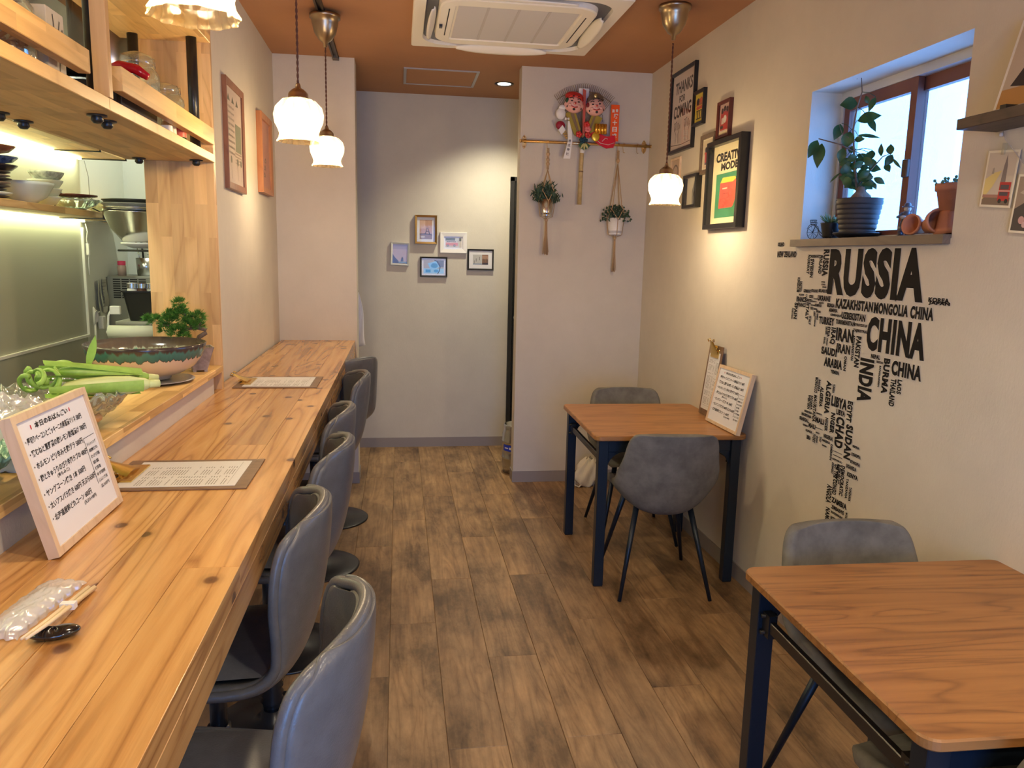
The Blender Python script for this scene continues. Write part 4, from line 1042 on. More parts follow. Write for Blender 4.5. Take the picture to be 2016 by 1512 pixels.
def loc_(p, o): return (p[0] - o[0], p[1] - o[1], p[2] - o[2])
O = (*POT, ZS)
m = MB().lathe([(0.0001, 0.12), (0.036, 0.125), (0.040, 0.14), (0.032, 0.155), (0.018, 0.168), (0.012, 0.185), (0.0001, 0.19)], 20, flute=lambda a, j: 1 + 0.12 * math.sin(3 * a + j))
stem = [(1.657, 2.689, 1.768), (1.638, 2.70, 1.909), (1.631, 2.705, 1.979), (1.636, 2.702, 2.061), (1.645, 2.693, 2.111), (1.640, 2.698, 2.165)]
m.tube([loc_(p, O) for p in stem], [0.005, 0.004, 0.0035, 0.003, 0.002, 0.0012], 8)
m.tube([loc_(p, O) for p in ((1.636, 2.70, 1.905), (1.60, 2.72, 1.93), (1.533, 2.765, 1.955))], [0.003, .0025, .0018], 6)
m.tube([loc_(p, O) for p in ((1.655, 2.69, 1.78), (1.68, 2.66, 1.83), (1.70, 2.617, 1.88), (1.70, 2.575, 1.885))], [0.003, .0025, .002, .001], 6)
m.tube([loc_(p, O) for p in ((1.64, 2.70, 1.94), (1.60, 2.724, 1.97), (1.59, 2.73, 2.0))], [0.002, .0015, .001], 6)
m.build('trunk', M['bark'], fp)
LEAVES = [(1.612,2.716,2.073,0.055,0.043,185),(1.634,2.703,2.178,0.041,0.011,255),(1.662,2.686,2.085,0.027,0.016,110),(1.677,2.676,2.067,0.050,0.021,250),(1.673,2.679,2.022,0.073,0.039,10),(1.682,2.673,1.998,0.055,0.023,300),(1.587,2.732,1.977,0.057,0.034,250),(1.618,2.713,1.947,0.055,0.041,260),(1.678,2.676,1.958,0.073,0.013,352),(1.651,2.692,1.948,0.032,0.021,0),(1.519,2.774,1.920,0.068,0.034,245),(1.539,2.762,1.895,0.082,0.039,265),(1.633,2.704,1.912,0.025,0.023,0),(1.604,2.721,1.893,0.050,0.030,260),(1.676,2.677,1.884,0.034,0.015,260),(1.657,2.689,1.867,0.034,0.032,30),(1.673,2.679,1.847,0.027,0.023,0),(1.620,2.711,1.837,0.046,0.036,280),(1.700,2.660,1.844,0.041,0.027,350),(1.631,2.705,1.813,0.034,0.030,0),(1.642,2.698,1.786,0.034,0.030,20),(1.618,2.713,1.866,0.041,0.032,200),(1.653,2.691,1.804,0.027,0.018,0),(1.688,2.670,1.785,0.041,0.027,320),(1.700,2.623,1.797,0.041,0.021,330),(1.700,2.650,1.782,0.027,0.014,300),(1.700,2.631,1.905,0.041,0.017,92),(1.700,2.576,1.900,0.034,0.025,95),(1.700,2.580,1.863,0.041,0.027,240),(1.700,2.533,1.847,0.043,0.010,310),(1.700,2.583,1.838,0.032,0.021,300),(1.590,2.730,1.814,0.046,0.008,225),(1.658,2.688,1.781,0.041,0.027,0),(1.668,2.682,1.816,0.027,0.018,30),(1.644,2.696,1.848,0.027,0.018,100)]
rr = random.Random(3)
for i in range(24):
    a = rr.uniform(-PI, PI); LEAVES.append((1.655 + .045 * math.cos(a) * rr.uniform(.3, 1), 2.69 + .05 * math.sin(a), rr.uniform(1.775, 1.90), rr.uniform(.03, .045), rr.uniform(.02, .03), rr.randint(0, 360)))
for (x, y, z, L, W, a) in LEAVES:
    m = MB(); leafquad(m, loc_((x, y, z), O), L * 1.12, W * 1.1, a, (-0.52 + rr.uniform(-.25, .25), -0.85 + rr.uniform(-.25, .25), 0.1 + rr.uniform(-.3, .2)))
    m.build('leaf', M['leaf'], fp)
    if L > .03:
        c = Vector(loc_((x, y, z), O)); r0 = Vector((0.85, -0.52, 0)); d = r0 * math.cos(math.radians(a)) + Vector((0, 0, 1)) * math.sin(math.radians(a))
        base = c - d * L * .55; t0 = min(stem, key=lambda q: (Vector(loc_(q, O)) - base).length)
        if (Vector(loc_(t0, O)) - base).length < 0.07: MB().tube([base, (base + Vector(loc_(t0, O))) / 2 + Vector((0, 0, .006)), loc_(t0, O)], .0012, 5).build('leaf_stalk', M['leafdark'], fp)

# small succulent in a ribbed pot and the wire bicycle
sc_ = thing('potted_succulent', 'small spiky plant in a little ribbed black pot behind the wire bicycle', 'potted plant', (1.652, 2.835, ZS))
pr = [(0.0001, 0.006), (0.026, 0.006)]
for i in range(9): pr += [(0.027 + i * .0012, 0.008 + i * .006), (0.0285 + i * .0012, 0.011 + i * .006)]
pr += [(0.038, 0.062), (0.034, 0.060), (0.0001, 0.055)]
MB().lathe(pr, 28).build('pot', M['black'], sc_)
m = MB()
for i in range(46):
    a = rr.uniform(0, 2 * PI); e = rr.uniform(0.35, 1.35); L = rr.uniform(0.03, 0.058); b = Vector((math.cos(a) * 0.014, math.sin(a) * 0.014, 0.058)); d = Vector((math.cos(a) * math.cos(e), math.sin(a) * math.cos(e), math.sin(e)))
    m.tube([b, b + d * L * .5, b + d * L - Vector((0, 0, .006))], [0.0028, 0.0026, 0.0004], 5)
m.build('foliage', mat('succulent_green', (0.12, 0.22, 0.11), .5, var=.3), sc_, kind='stuff')
bi = thing('wire_bicycle', 'tiny black wire bicycle ornament at the left end of the window ledge', 'ornament', (1.612, 2.875, ZS), math.radians(-68))
m = MB()
for (cx, R) in ((-0.012, 0.026), (0.062, 0.020)):
    m.tube([(cx + R * math.cos(a * PI / 14), 0, R + 0.001 + R * math.sin(a * PI / 14)) for a in range(28)], 0.0013, 5, True)
    for q in range(5): a = q * PI / 5; m.tube([(cx - R * math.cos(a), 0, R + .001 - R * math.sin(a)), (cx + R * math.cos(a), 0, R + .001 + R * math.sin(a))], 0.0008, 4)
m.build('wheels', M['black'], bi)
MB().tube([(-0.012, 0, 0.027), (0.0, 0, 0.05), (0.006, 0, 0.064), (-0.006, 0, 0.068)], .0014, 5).tube([(0.0, 0, 0.05), (0.03, 0, 0.022), (0.062, 0, 0.022)], .0014, 5).tube([(0.03, 0, .022), (0.046, 0, .05)], .0014, 5).tube([(-0.04, 0, .04), (-.03, 0, .054), (-.012, 0, .058), (.012, 0, .048), (.02, 0, .02), (.045, 0, 0.003)], .0013, 5).build('bicycle_frame', M['black'], bi)
m = MB()
for z in (0.058, 0.066, .074): m.tube([(-0.012 + (.011 + (z - .058) * .2) * math.cos(a), .010 * math.sin(a), z) for a in [q * PI / 6 for q in range(12)]], .0009, 4, True)
for q in range(8): a = q * PI / 4; m.tube([(-0.012 + .009 * math.cos(a), .008 * math.sin(a), .058), (-0.012 + .014 * math.cos(a), .011 * math.sin(a), .074)], .0008, 4)
m.build('basket', M['black'], bi)
# little seated clown-like china figure (dark against the light)
fg = thing('figurine', 'small dark china figurine standing mid-ledge against the bright window', 'figurine', (1.665, 2.405, ZS), math.radians(-30))
dk = mat('china_dark', (0.07, 0.07, 0.09), 0.3); lt = mat('china_light', (0.35, 0.33, 0.32), .35)
MB().lathe([(0.0001, 0), (0.024, 0), (0.025, 0.004), (0.0001, 0.008)], 20).build('base', dk, fg)
m = MB().tube([(-0.010, 0, 0.006), (-0.012, -.003, 0.03), (-0.004, 0, 0.052)], [0.0085, 0.0075, 0.009], 10).tube([(0.012, 0, 0.006), (0.012, .004, 0.03), (0.003, 0, 0.052)], [0.0085, 0.0075, .009], 10).ball((-.012, -.006, .009), .008, 10, 8).ball((.013, -.006, .009), .008, 10, 8)
m.tube([(0, 0, 0.045), (0.001, 0, 0.062), (0.002, 0, 0.078), (0.003, 0, .084)], [0.012, 0.0145, 0.013, .006], 12)
m.tube([(-.010, 0, .076), (-.020, -.006, .066), (-.026, -.012, .064)], [.006, .005, .004], 8).tube([(.012, 0, .076), (.018, -.008, .064), (.008, -.014, .060)], [.006, .005, .004], 8)
m.build('body', dk, fg)
MB().ball((0.004, 0, 0.092), 0.011, 14, 10).ball((.004, -.011, .091), .0025, 8, 6).build('head', lt, fg)
MB().lathe([(0.017, 0), (0.016, 0.002), (0.010, 0.003), (0.0095, 0.010), (0.006, 0.013), (0.0001, 0.013)], 16, Matrix.Translation((0.004, 0, 0.098))).build('hat', dk, fg)
MB().ball((-0.008, -0.012, 0.064), 0.008, 12, 8, sc=(1.3, .7, .8)).build('drum', lt, fg)
# terracotta pots
def tpot(label, loc, R=None, s=1.0, plant=False):
    t = thing('terracotta_pot', label, 'flower pot', loc, 0, 'terracotta pots at the right end of the window ledge')
    if R: t.rotation_euler = R
    MB().lathe([(0.0001, 0.0), (0.024 * s, 0.0), (0.034 * s, 0.048 * s), (0.038 * s, 0.048 * s), (0.0395 * s, 0.066 * s), (0.034 * s, 0.066 * s), (0.030 * s, 0.045 * s), (0.021 * s, 0.005 * s), (0.0001, 0.005 * s)], 32).build('pot', M['terracotta'], t)
    return t
p0 = tpot('lying terracotta pot with its mouth open to the room, in front of the others', (1.655, 2.27, ZS + 0.031), Euler((math.radians(78), 0, math.radians(-10)), 'XYZ'))
tpot('lying terracotta pot seen side-on, leftmost of the ledge pots', (1.668, 2.318, ZS + 0.029), Euler((math.radians(82), 0, math.radians(-75)), 'XYZ'), 0.85)
tpot('upturned slanting terracotta pot under the planted one', (1.672, 2.205, ZS + 0.0745), Euler((math.radians(172), 0, 0), 'XYZ'), 1.12)
t = tpot('upright terracotta pot with a succulent, stacked on the upturned pot', (1.672, 2.205, ZS + 0.0748), None, 1.22)
MB().lathe([(0.0001, 0.058), (0.04, 0.058), (.03, .064), (0.0001, 0.066)], 20).build('soil', M['soil'], t)
m = MB()
for i in range(26):
    a = rr.uniform(0, 2 * PI); r = rr.uniform(0, .03); e = rr.uniform(.6, 1.4); b = Vector((r * math.cos(a), r * math.sin(a), .062)); d = Vector((math.cos(a) * math.cos(e), math.sin(a) * math.cos(e), math.sin(e)))
    L = rr.uniform(.015, .04); m.tube([b, b + d * L], [.0035, .0015], 6).ball(b + d * L, .005, 6, 5)
m.build('foliage', mat('succulent_blue', (0.10, 0.2, 0.13), .5, var=.3), t, kind='stuff')

# ================================================================ BRASS RAIL, HANGING PLANTS, LUCKY RAKE
RY = 4.936
rail = thing('brass_rail', 'brass hanging rail fixed across the partition wall', 'rail', (1.175, YP, 2.215))
MB().cyl((-0.42, -0.04, 0.0), (0.415, -0.04, 0.0), 0.0085).cyl((-.43, -.04, 0), (-.42, -.04, 0), .011).cyl((.415, -.04, 0), (.425, -.04, 0), .011).build('bar', M['brass'], rail)
for x in (-0.395, 0.385):
    m = MB().cyl((x, 0, 0), (x, -0.045, 0), 0.012); pts = [(x + 0.016 * math.cos(a) * (1.0 if abs(math.sin(a)) < .8 else .7), 0.042 * math.sin(a)) for a in [i * PI / 12 for i in range(24)]]
    m.prism(pts, -0.005, 0, 'xz'); m.cyl((x, -.004, .03), (x, -.007, .03), .005).cyl((x, -.004, -.03), (x, -.007, -.03), .005)
    m.build('wall_bracket', M['brass'], rail)
def hook(label, x):
    t = thing('s_hook', label, 'hook', (x, RY, 2.215), math.radians(25), 'brass hooks on the rail')
    pts = [(0, -0.006, -0.012)] + [(0, 0.0115 * math.cos(a), 0.0115 * math.sin(a)) for a in [PI * 1.25 - i * PI / 8 for i in range(11)]] + [(0, .011, -.012), (0, 0.004, -.03)] + [(0, -0.004 + 0.010 * math.cos(a), -0.036 + 0.010 * math.sin(a)) for a in [0.3 - i * PI / 6 for i in range(6)]]
    MB().tube(pts[1:], 0.0014, 6).build('hook', M['brass'], t)
hook('brass S hook carrying the left hanging plant', 0.925); hook('brass S hook carrying the right hanging plant', 1.383); hook('empty brass S hook just right of the right plant', 1.418); hook('empty brass S hook nearest the rail right bracket', 1.508)
def hanging_plant(label, x, ztop, zpot, pr_, ph, potm, knots, leaves, kind, ztail, hook_z=2.175):
    t = thing('hanging_plant', label, 'hanging plant', (x, RY - .02, zpot), 0, 'macrame plant hangers on the brass rail')
    Z = lambda z: z - zpot
    rb, rtp = pr_
    MB().lathe([(0.0001, 0), (rb, 0), (rb + .001, 0.004), (rb + (rtp - rb) * .12, ph * .12), (rtp, ph), (rtp - .004, ph), (rb + .002, .01), (0.0001, .008)], 32).build('pot', potm, t)
    MB().lathe([(0.0001, ph * .8), (rtp * .9, ph * .8), (rtp * .6, ph * .9), (0.0001, ph * .95)], 16).build('soil', M['soil'], t)
    r = MB(); zt = Z(ztop)
    # twisted head of the hanger
    for q in range(3): r.tube([(0.006 * math.cos(i * .9 + q * 2.1), .006 * math.sin(i * .9 + q * 2.1), Z(hook_z) - i * .004) for i in range(int((hook_z - ztop) / .004) + 1)], .0028, 5)
    for zk in knots: r.ball((0, 0, Z(zk)), .012, 10, 8, sc=(1, 1, 1.1))
    for i in range(4):
        a = PI / 4 + i * PI / 2; c, s = math.cos(a), math.sin(a)
        zs = ph + 0.055
        r.tube([(0, 0, zt), (c * rtp * .8, s * rtp * .8, zs + .02), (c * (rtp + .002), s * (rtp + .002), zs)], .0026, 5)
        for da in (-PI / 4, PI / 4):
            c2, s2 = math.cos(a + da), math.sin(a + da)
            r.tube([(c * (rtp + .002), s * (rtp + .002), zs), (c2 * (rtp + .004), s2 * (rtp + .004), ph - .012)], .0022, 5)
        c2, s2 = math.cos(a + PI / 4), math.sin(a + PI / 4)
        r.tube([(c2 * (rtp + .004), s2 * (rtp + .004), ph - .012), (c2 * (rb + .006), s2 * (rb + .006), .0), (0, 0, -.018)], .0024, 5)
    r.ball((0, 0, -.022), .011, 10, 8)
    r.build('rope_hanger', M['rope'], t)
    ta = MB()
    for i in range(22):
        a = rr.uniform(0, 2 * PI); q = rr.uniform(0, .009); q2 = q + rr.uniform(.002, .012)
        ta.tube([(q * .6 * math.cos(a), q * .6 * math.sin(a), -.028), (q * math.cos(a), q * math.sin(a), Z(ztail) * .5), (q2 * math.cos(a), q2 * math.sin(a), Z(ztail) + rr.uniform(0, .02))], .0016, 4)
    ta.build('tassel', M['rope'], t, kind='stuff')
    f = MB()
    if kind == 'spiky':
        for i in range(150):
            a = rr.uniform(0, 2 * PI); e = rr.uniform(.05, 1.45); L = rr.uniform(.06, .125); b = Vector((rr.uniform(-.02, .02), rr.uniform(-.02, .02), ph * .85))
            d = Vector((math.cos(a) * math.cos(e), math.sin(a) * math.cos(e) * .45, math.sin(e))); tip = b + d * L
            mid = b + d * L * .6 + Vector((0, 0, .012))
            if i % 3 == 0: f.tube([b, mid, tip], [.0012, .001, .0008], 4)
            for k2 in range(3): leafquad(f, lerp(b, tip, .55 + .2 * k2) + Vector((rr.uniform(-.008, .008), rr.uniform(-.008, .008), rr.uniform(0, .01))), rr.uniform(.03, .045), .007, rr.uniform(20, 160), (rr.uniform(-.4, .4), -1, rr.uniform(-.3, .3)))
    else:
        for i in range(300):
            a = rr.uniform(0, 2 * PI); e = rr.uniform(-.2, 1.45); L = rr.uniform(.03, .105)
            d = Vector((math.cos(a) * math.cos(e), math.sin(a) * math.cos(e) * .5, math.sin(e) * .85)); c = Vector((0, 0, ph * .95)) + d * L
            leafquad(f, c, rr.uniform(.014, .024), rr.uniform(.010, .015), rr.uniform(0, 360), (rr.uniform(-.6, .6), -1, rr.uniform(-.5, .5)))
            if i % 5 == 0: f.tube([(0, 0, ph * .85), c], [.001, .0008], 4)
    f.build('foliage', leaves, t, kind='stuff')
hanging_plant('hanging plant in a silver metal pot, spiky leaves, left on the brass rail', 0.925, 2.045, 1.757, (.034, .049), .105, mat('pot_silver', (.68, .68, .66), .25, 1.0), (2.14, 2.105, 2.08), M['leafdark'], 'spiky', 1.515)
hanging_plant('hanging plant in a white pot, round leaves, right on the brass rail', 1.377, 2.10, 1.655, (.040, .053), .105, M['white'], (2.118,), mat('leaf_eucalyptus', (0.035, 0.07, 0.035), .5, var=.4), 'round', 1.415, 2.178)

# lucky bamboo rake with two smiling masks
lr = thing('lucky_rake', 'lucky bamboo rake with two smiling masks, flags and coins above the rail', 'wall ornament', (1.147, YP, 2.20))
bam = mat('bamboo', (0.48, 0.36, 0.16), 0.45, var=.2, vscale=40); bamb = mat('bamboo_dark', (0.22, 0.14, 0.07), .5)
LY = -0.052
MB().tube([(0.0, LY, .07), (-0.004, LY, -.05), (-0.006, LY, -.16), (-.009, LY, -.362)], [.0125, .0125, .013, .0135], 14).build('handle', bam, lr)
MB().tube([(-.0055, LY, -.155), (-.0055, LY, -.162)], .0142, 14).build('handle_ring', bamb, lr)
MB().tube([(0, LY, .008), (0, LY, -.01), (-.003, LY, -.045)], [.012, .0155, .0145], 12).build('handle_wrap', M['white'], lr)
m = MB()
for i in range(34):
    a = math.radians(lerp(-36, 36, i / 33)); R0 = .355 * (1 - .05 * abs(2 * i / 33 - 1)); x1 = math.sin(a) * R0 * .92; z1 = .03 + math.cos(a) * R0 * .93
    m.tube([(0.0, LY + .02, .05), (x1 * .55, LY + .02, .05 + (z1 - .05) * .55), (x1 * 1.04, LY + .012, z1 + .012), (x1 * 1.05, LY - .008, z1 + .014)], .0013, 4)
m.build('tines', bamb, lr)
MB().tube([(math.sin(math.radians(a)) * .29, LY + .013, .03 + math.cos(math.radians(a)) * .30) for a in range(-36, 37, 6)], .0022, 6).build('tine_band', bamb, lr)
mg = mat('gold_paper', (0.42, 0.32, 0.05), .35, .4)
m = MB().prism([(-.12, .19), (-.06, .215), (-.02, .10), (-.03, .055), (-.055, .06)], LY - .004, LY + .004).prism([(.12, .17), (.055, .20), (.015, .10), (.03, .05), (.05, .06)], LY - .004, LY + .004)
m.build('gold_fan', mg, lr)
MB().prism([(-.088, .19), (-.068, .195), (-.028, .085), (-.045, .09)], LY - .007, LY - .005).prism([(.078, .185), (.062, .18), (.03, .085), (.043, .088)], LY - .007, LY - .005).build('fan_ribs', bamb, lr)
MB().box((-.038, LY + .004, .255), (.028, LY + .007, .345)).build('white_card', M['white'], lr)
MB().prism([(-.014, .34), (.006, .33), (.006, .06), (-.008, .06)], LY - .012, LY - .009).build('red_strip', mat('strip_red', (.50, .09, .06), .5), lr)
skin = mat('mask_skin', (0.78, 0.42, 0.34), .4)
def mask(x, z, rot, hat, hatm, dark):
    R = Matrix.Translation((x, LY - .014, z)) @ Matrix.Rotation(rot, 4, 'Y')
    f = MB().grid(lambda u, v: (lambda a, e: (.054 * math.sin(a) * math.cos(e) * (1.05 + .12 * (v < .45)), -.036 * math.cos(a) * math.cos(e), .055 * math.sin(e)))((u - .5) * PI, (v - .5) * PI), 20, 16, R)
    f.ball((0, -.040, -.002), .0105, 12, 8, R, (1.15, .8, 1)).ball((-.028, -.030, -.014), .013, 10, 8, R, (1, .5, .8)).ball((.028, -.030, -.014), .013, 10, 8, R, (1, .5, .8)).ball((-.055, -.008, -.008), .011, 8, 6, R, (.6, .6, 1.3)).ball((.055, -.008, -.008), .011, 8, 6, R, (.6, .6, 1.3))
    o = f.build('mask', skin, lr)
    for s in (-1, 1):
        MB().ball((s * .022, -.037, .010), .0075, 8, 6, R, (1, .35, .55)).build('eye', M['ink'], o); MB().tube([(s * .012, -.039, .024), (s * .024, -.036, .030), (s * .034, -.029, .025)], .0026, 6, M=R).build('eyebrow', M['ink'], o); MB().ball((s * .016, -.038, .040), .006, 8, 6, R, (1, .4, .7)).build('brow_spot', M['ink'], o); MB().ball((s * .045, -.026, -.026), .0055, 8, 6, R, (.6, .5, 1.3)).build('sideburn', M['ink'], o)
    MB().ball((0, -.030, -.036), .0085, 8, 6, R, (1, .5, .9)).build('goatee', M['ink'], o)
    MB().tube([(-.02, -.037, -.02), (0, -.040, -.027), (.02, -.037, -.02)], .0032, 6, M=R).build('lips', M['red'], o); MB().ball((0, -.047, -.002), .006, 8, 6, R).build('nose_tip', M['red'], o)
    h = MB()
    if hat == 'beret': h.ball((-.002, .006, .045), .058, 18, 10, R, (1.02, .55, .52)).tube([(-.05, -.006, .028), (-.03, -.028, .038), (0, -.034, .043), (.03, -.028, .038), (.05, -.006, .028)], .008, 8, M=R)
    else: h.prism([(-.054, .030), (-.045, .055), (-.022, .075), (.0, .082), (.024, .075), (.045, .055), (.054, .030), (.03, .04), (0, .043), (-.03, .04)], -.030, .01, 'xz', R)
    h.build('hat', hatm, o)
    if hat != 'beret': MB().ball((0, -.033, .06), .012, 6, 6, R, (1, .3, 1)).build('badge', mat('badge_gold', (.75, .62, .25), .3, .8), o)
    MB().ball((-.049, -.018, .012), .013, 8, 6, R, (.8, .6, 1.2)).build('ear_tuft', dark, o)
mask(-.070, .245, math.radians(8), 'beret', M['red'], mat('ear_green', (.02, .08, .03), .5))
mask(.066, .235, math.radians(-7), 'cap', mat('cap_brown', (.10, .06, .03), .4), mat('ear_red', (.22, .01, .015), .4))
# flowers and pine at the neck
for (x, z, c) in ((-.032, .065, M['red']), (.026, .063, M['red']), (.024, .098, mat('pink_petal', (.7, .18, .18), .5)), (.016, .125, M['red'])):
    m = MB()
    for k in range(5): a = k * 2 * PI / 5; m.ball((x + .011 * math.cos(a), LY - .02, z + .011 * math.sin(a)), .0105, 8, 6, None, (1, .5, 1))
    m.build('flower', c, lr)
m = MB()
for i in range(26): a = rr.uniform(0, 2 * PI); r = rr.uniform(.0, .024); m.ball((-.004 + r * math.cos(a), LY - .02 - rr.uniform(0, .01), .026 + r * .8 * math.sin(a)), .009, 6, 5)
m.build('blue_tuft', mat('tuft_blue', (.008, .05, .08), .6), lr)
m = MB()
for i in range(14):
    a = math.radians(lerp(200, 340, i / 13)); leafquad(m, (.0 + .022 * math.cos(a), LY - .034, .012 + .022 * math.sin(a)), .05, .011, math.degrees(a), (0, -1, 0.1))
m.build('pine_leaves', mat('pine_green', (.03, .09, .03), .5), lr)
m = MB()
for s in (-1, 0, 1): leafquad(m, (s * .014, LY - .04, -.012 + .004 * abs(s)), .045, .012, 270 + s * 30, (0, -1, 0))
m.build('straw_leaves', mat('straw', (.45, .42, .16), .5), lr)
def strip(pts, y): return MB().prism(pts, y, y + .001)
wsn = strip([(-.108, .14), (-.098, .142), (-.080, .08), (-.076, .02), (-.086, -.086), (-.130, -.086), (-.104, .02), (-.107, .08)], LY - .03).build('paper_strip', M['white'], lr)
m = MB(); 
for i, ch in enumerate('堺戎神社'): put_text(m, ch, -.101 - .004 * i, .012 - i * .026, .017, .018, LY - .0315, .01)
m.build('writing', M['ink'], wsn)
og = MB().box((.172, LY - .006, .035), (.226, LY - .004, .255)).build('orange_tag', mat('tag_orange', (.85, .10, .01), .4), lr)
m = MB()
put_text(m, '富', .178, .208, .018, .02, LY - .0068, .02); put_text(m, '貴', .201, .210, .018, .02, LY - .0068, .02)
for i, ch in enumerate('堺十日戎'): put_text(m, ch, .184 + (.006 if i == 0 else 0), .172 - i * .040, .030, .030, LY - .0068, .04)
m.build('writing', M['white'], og)
MB().tube([(.10, LY, .20), (.118, LY - .004, .19), (.12, LY - .005, .15)], .0012, 4).build('thread', M['ink'], lr)
m = MB()
for i in range(4): m.cyl((.078 + i * .019, LY - .022, .072), (.078 + i * .019, LY - .022, .132), .0105, n=12)
m.build('gold_coins', mat('gold_foil', (.85, .45, .06), .25, .8), lr)
MB().ball((.075, LY - .02, .055), .026, 16, 10, None, (1, .25, 1.1)).build('gold_oval', mat('gold_oval', (.70, .48, .05), .3, .6), lr)
fish = [(.035, .07), (.06, .04), (.10, .01), (.15, -.012), (.195, -.005), (.208, .03), (.200, .07), (.15, .06), (.10, .075), (.06, .085)]
MB().prism(fish, LY - .012, LY - .002).build('red_fish', mat('foil_red', (.60, .015, .04), .25), lr)
m = MB(); m.tube([(.06, LY - .014, .055), (.11, LY - .014, .018), (.16, LY - .014, .01), (.2, LY - .014, .025)], .0015, 4).tube([(.12, LY - .014, .03), (.14, LY - .014, .05), (.155, LY - .014, .045)], .0018, 4)
m.build('fish_lines', M['white'], lr)
MB().ball((-.150, LY - .01, .185), .031, 16, 10, None, (1, .6, 1.15)).ball((-.142, LY - .012, .222), .021, 14, 8, None, (1.1, .6, .8)).build('white_bag', M['white'], lr)
m = MB(); m.ball((-.150, LY - .01, .115), .030, 12, 8, None, (1, .5, .9)); m.build('red_cloth', mat('maroon', (.28, .01, .03), .5), lr)
m = MB().prism([(-.165, .085), (-.145, .055), (-.12, .085), (-.14, .115)], LY - .028, LY - .02); m.build('small_card', M['paper'], lr)
m = MB(); [m.tube([(-.14 + .008 * k, LY - .015, .075 - .012 * k), (-.115 + .006 * k, LY - .02, .082 - .012 * k)], .005, 6) for k in range(4)]; m.build('straw_bale', mat('bale', (.45, .28, .08), .5), lr)
m = MB(); [m.ball((-.12 + .017 * k, LY - .02, .155), .008, 8, 6) for k in range(2)]; m.build('white_beads', M['white'], lr)

# ================================================================ FLOOR THINGS
kg = thing('beer_keg', 'stainless beer keg half hidden behind the partition, blue label', 'keg', (0.838, 5.24, 0))
MB().lathe([(0.0001, .02), (0.09, .02), (0.105, 0.0), (0.115, .002), (0.117, .055), (.121, .07), (.121, .10), (.1255, .107), (.121, .114), (.121, .215), (.1255, .223), (.121, .231), (.120, .275), (.112, .30), (.109, .312), (.113, .335), (.109, .345), (.102, .343), (.100, .30), (.06, .308), (0.0001, .31)], 48).build('barrel', M['steel'], kg)
MB().lathe([(.018, .31), (.018, .335), (.0001, .336)], 16).build('valve', M['black'], kg)
m = MB()
def arc(u, v, a0, a1, r, z0, z1): a = lerp(a0, a1, u); return (r * math.cos(a), r * math.sin(a), lerp(z0, z1, v))
m.grid(lambda u, v: arc(u, v, math.radians(198), math.radians(262), .1222, .165, .208), 14, 2); m.build('label', mat('label_blue', (.02, .05, .45), .4), kg)
m = MB(); m.grid(lambda u, v: arc(u, v, math.radians(206), math.radians(222), .1228, .182, .19), 5, 1).grid(lambda u, v: arc(u, v, math.radians(226), math.radians(233), .1228, .178, .194), 3, 1); m.build('label_mark', M['white'], kg)
bg_ = thing('shopping_bag', 'crumpled pale plastic bag on the floor behind the far table leg', 'bag', (1.235, 4.87, 0))
def crump(u, v):
    a = u * 2 * PI; prof = [(0.02, 0), (.075, .005), (.085, .06), (.07, .12), (.045, .165), (.03, .19)]
    f = v * 5; i = min(int(f), 4); r, z = lerp(prof[i][0], prof[i + 1][0], f - i), lerp(prof[i][1], prof[i + 1][1], f - i)
    w = 1 + .16 * math.sin(3 * a + 7 * v) + .1 * math.sin(7 * a - 9 * v) + .06 * math.sin(13 * a + 15 * v)
    return (r * w * math.cos(a) * 1.1 + .03 * v, r * w * math.sin(a) * .7, z + .008 * math.sin(5 * a))
MB().grid(crump, 48, 16).build('bag', mat('bag_cream', (.72, .66, .52), .45), bg_)
MB().tube([(-.05, -.05, .02), (-.085, -.05, .055), (-.09, -.055, .02), (-.06, -.06, .006), (-.03, -.05, .03)], .006, 6).build('handle', mat('bag_cream', (.72, .66, .52), .45), bg_)
cl = thing('hanging_cloth', 'white cloth corner hanging beyond the corridor column', 'cloth', (-0.30, 5.28, 1.25))
m = MB().grid(lambda u, v: ((u * (.03 + .055 * v)) + .012 * math.sin(v * 5), .006 * math.sin(u * 9 + v * 3), -.39 * v + .03 * u * v), 10, 14); o = m.build('cloth', M['white'], cl); s_ = o.modifiers.new('s', 'SOLIDIFY'); s_.thickness = .002
MB().cyl((-0.04, .012, .0), (.035, .012, .0), .004).cyl((-.01, .012, 0), (-.01, -.08, 0), .004).build('rod', M['steel'], cl)

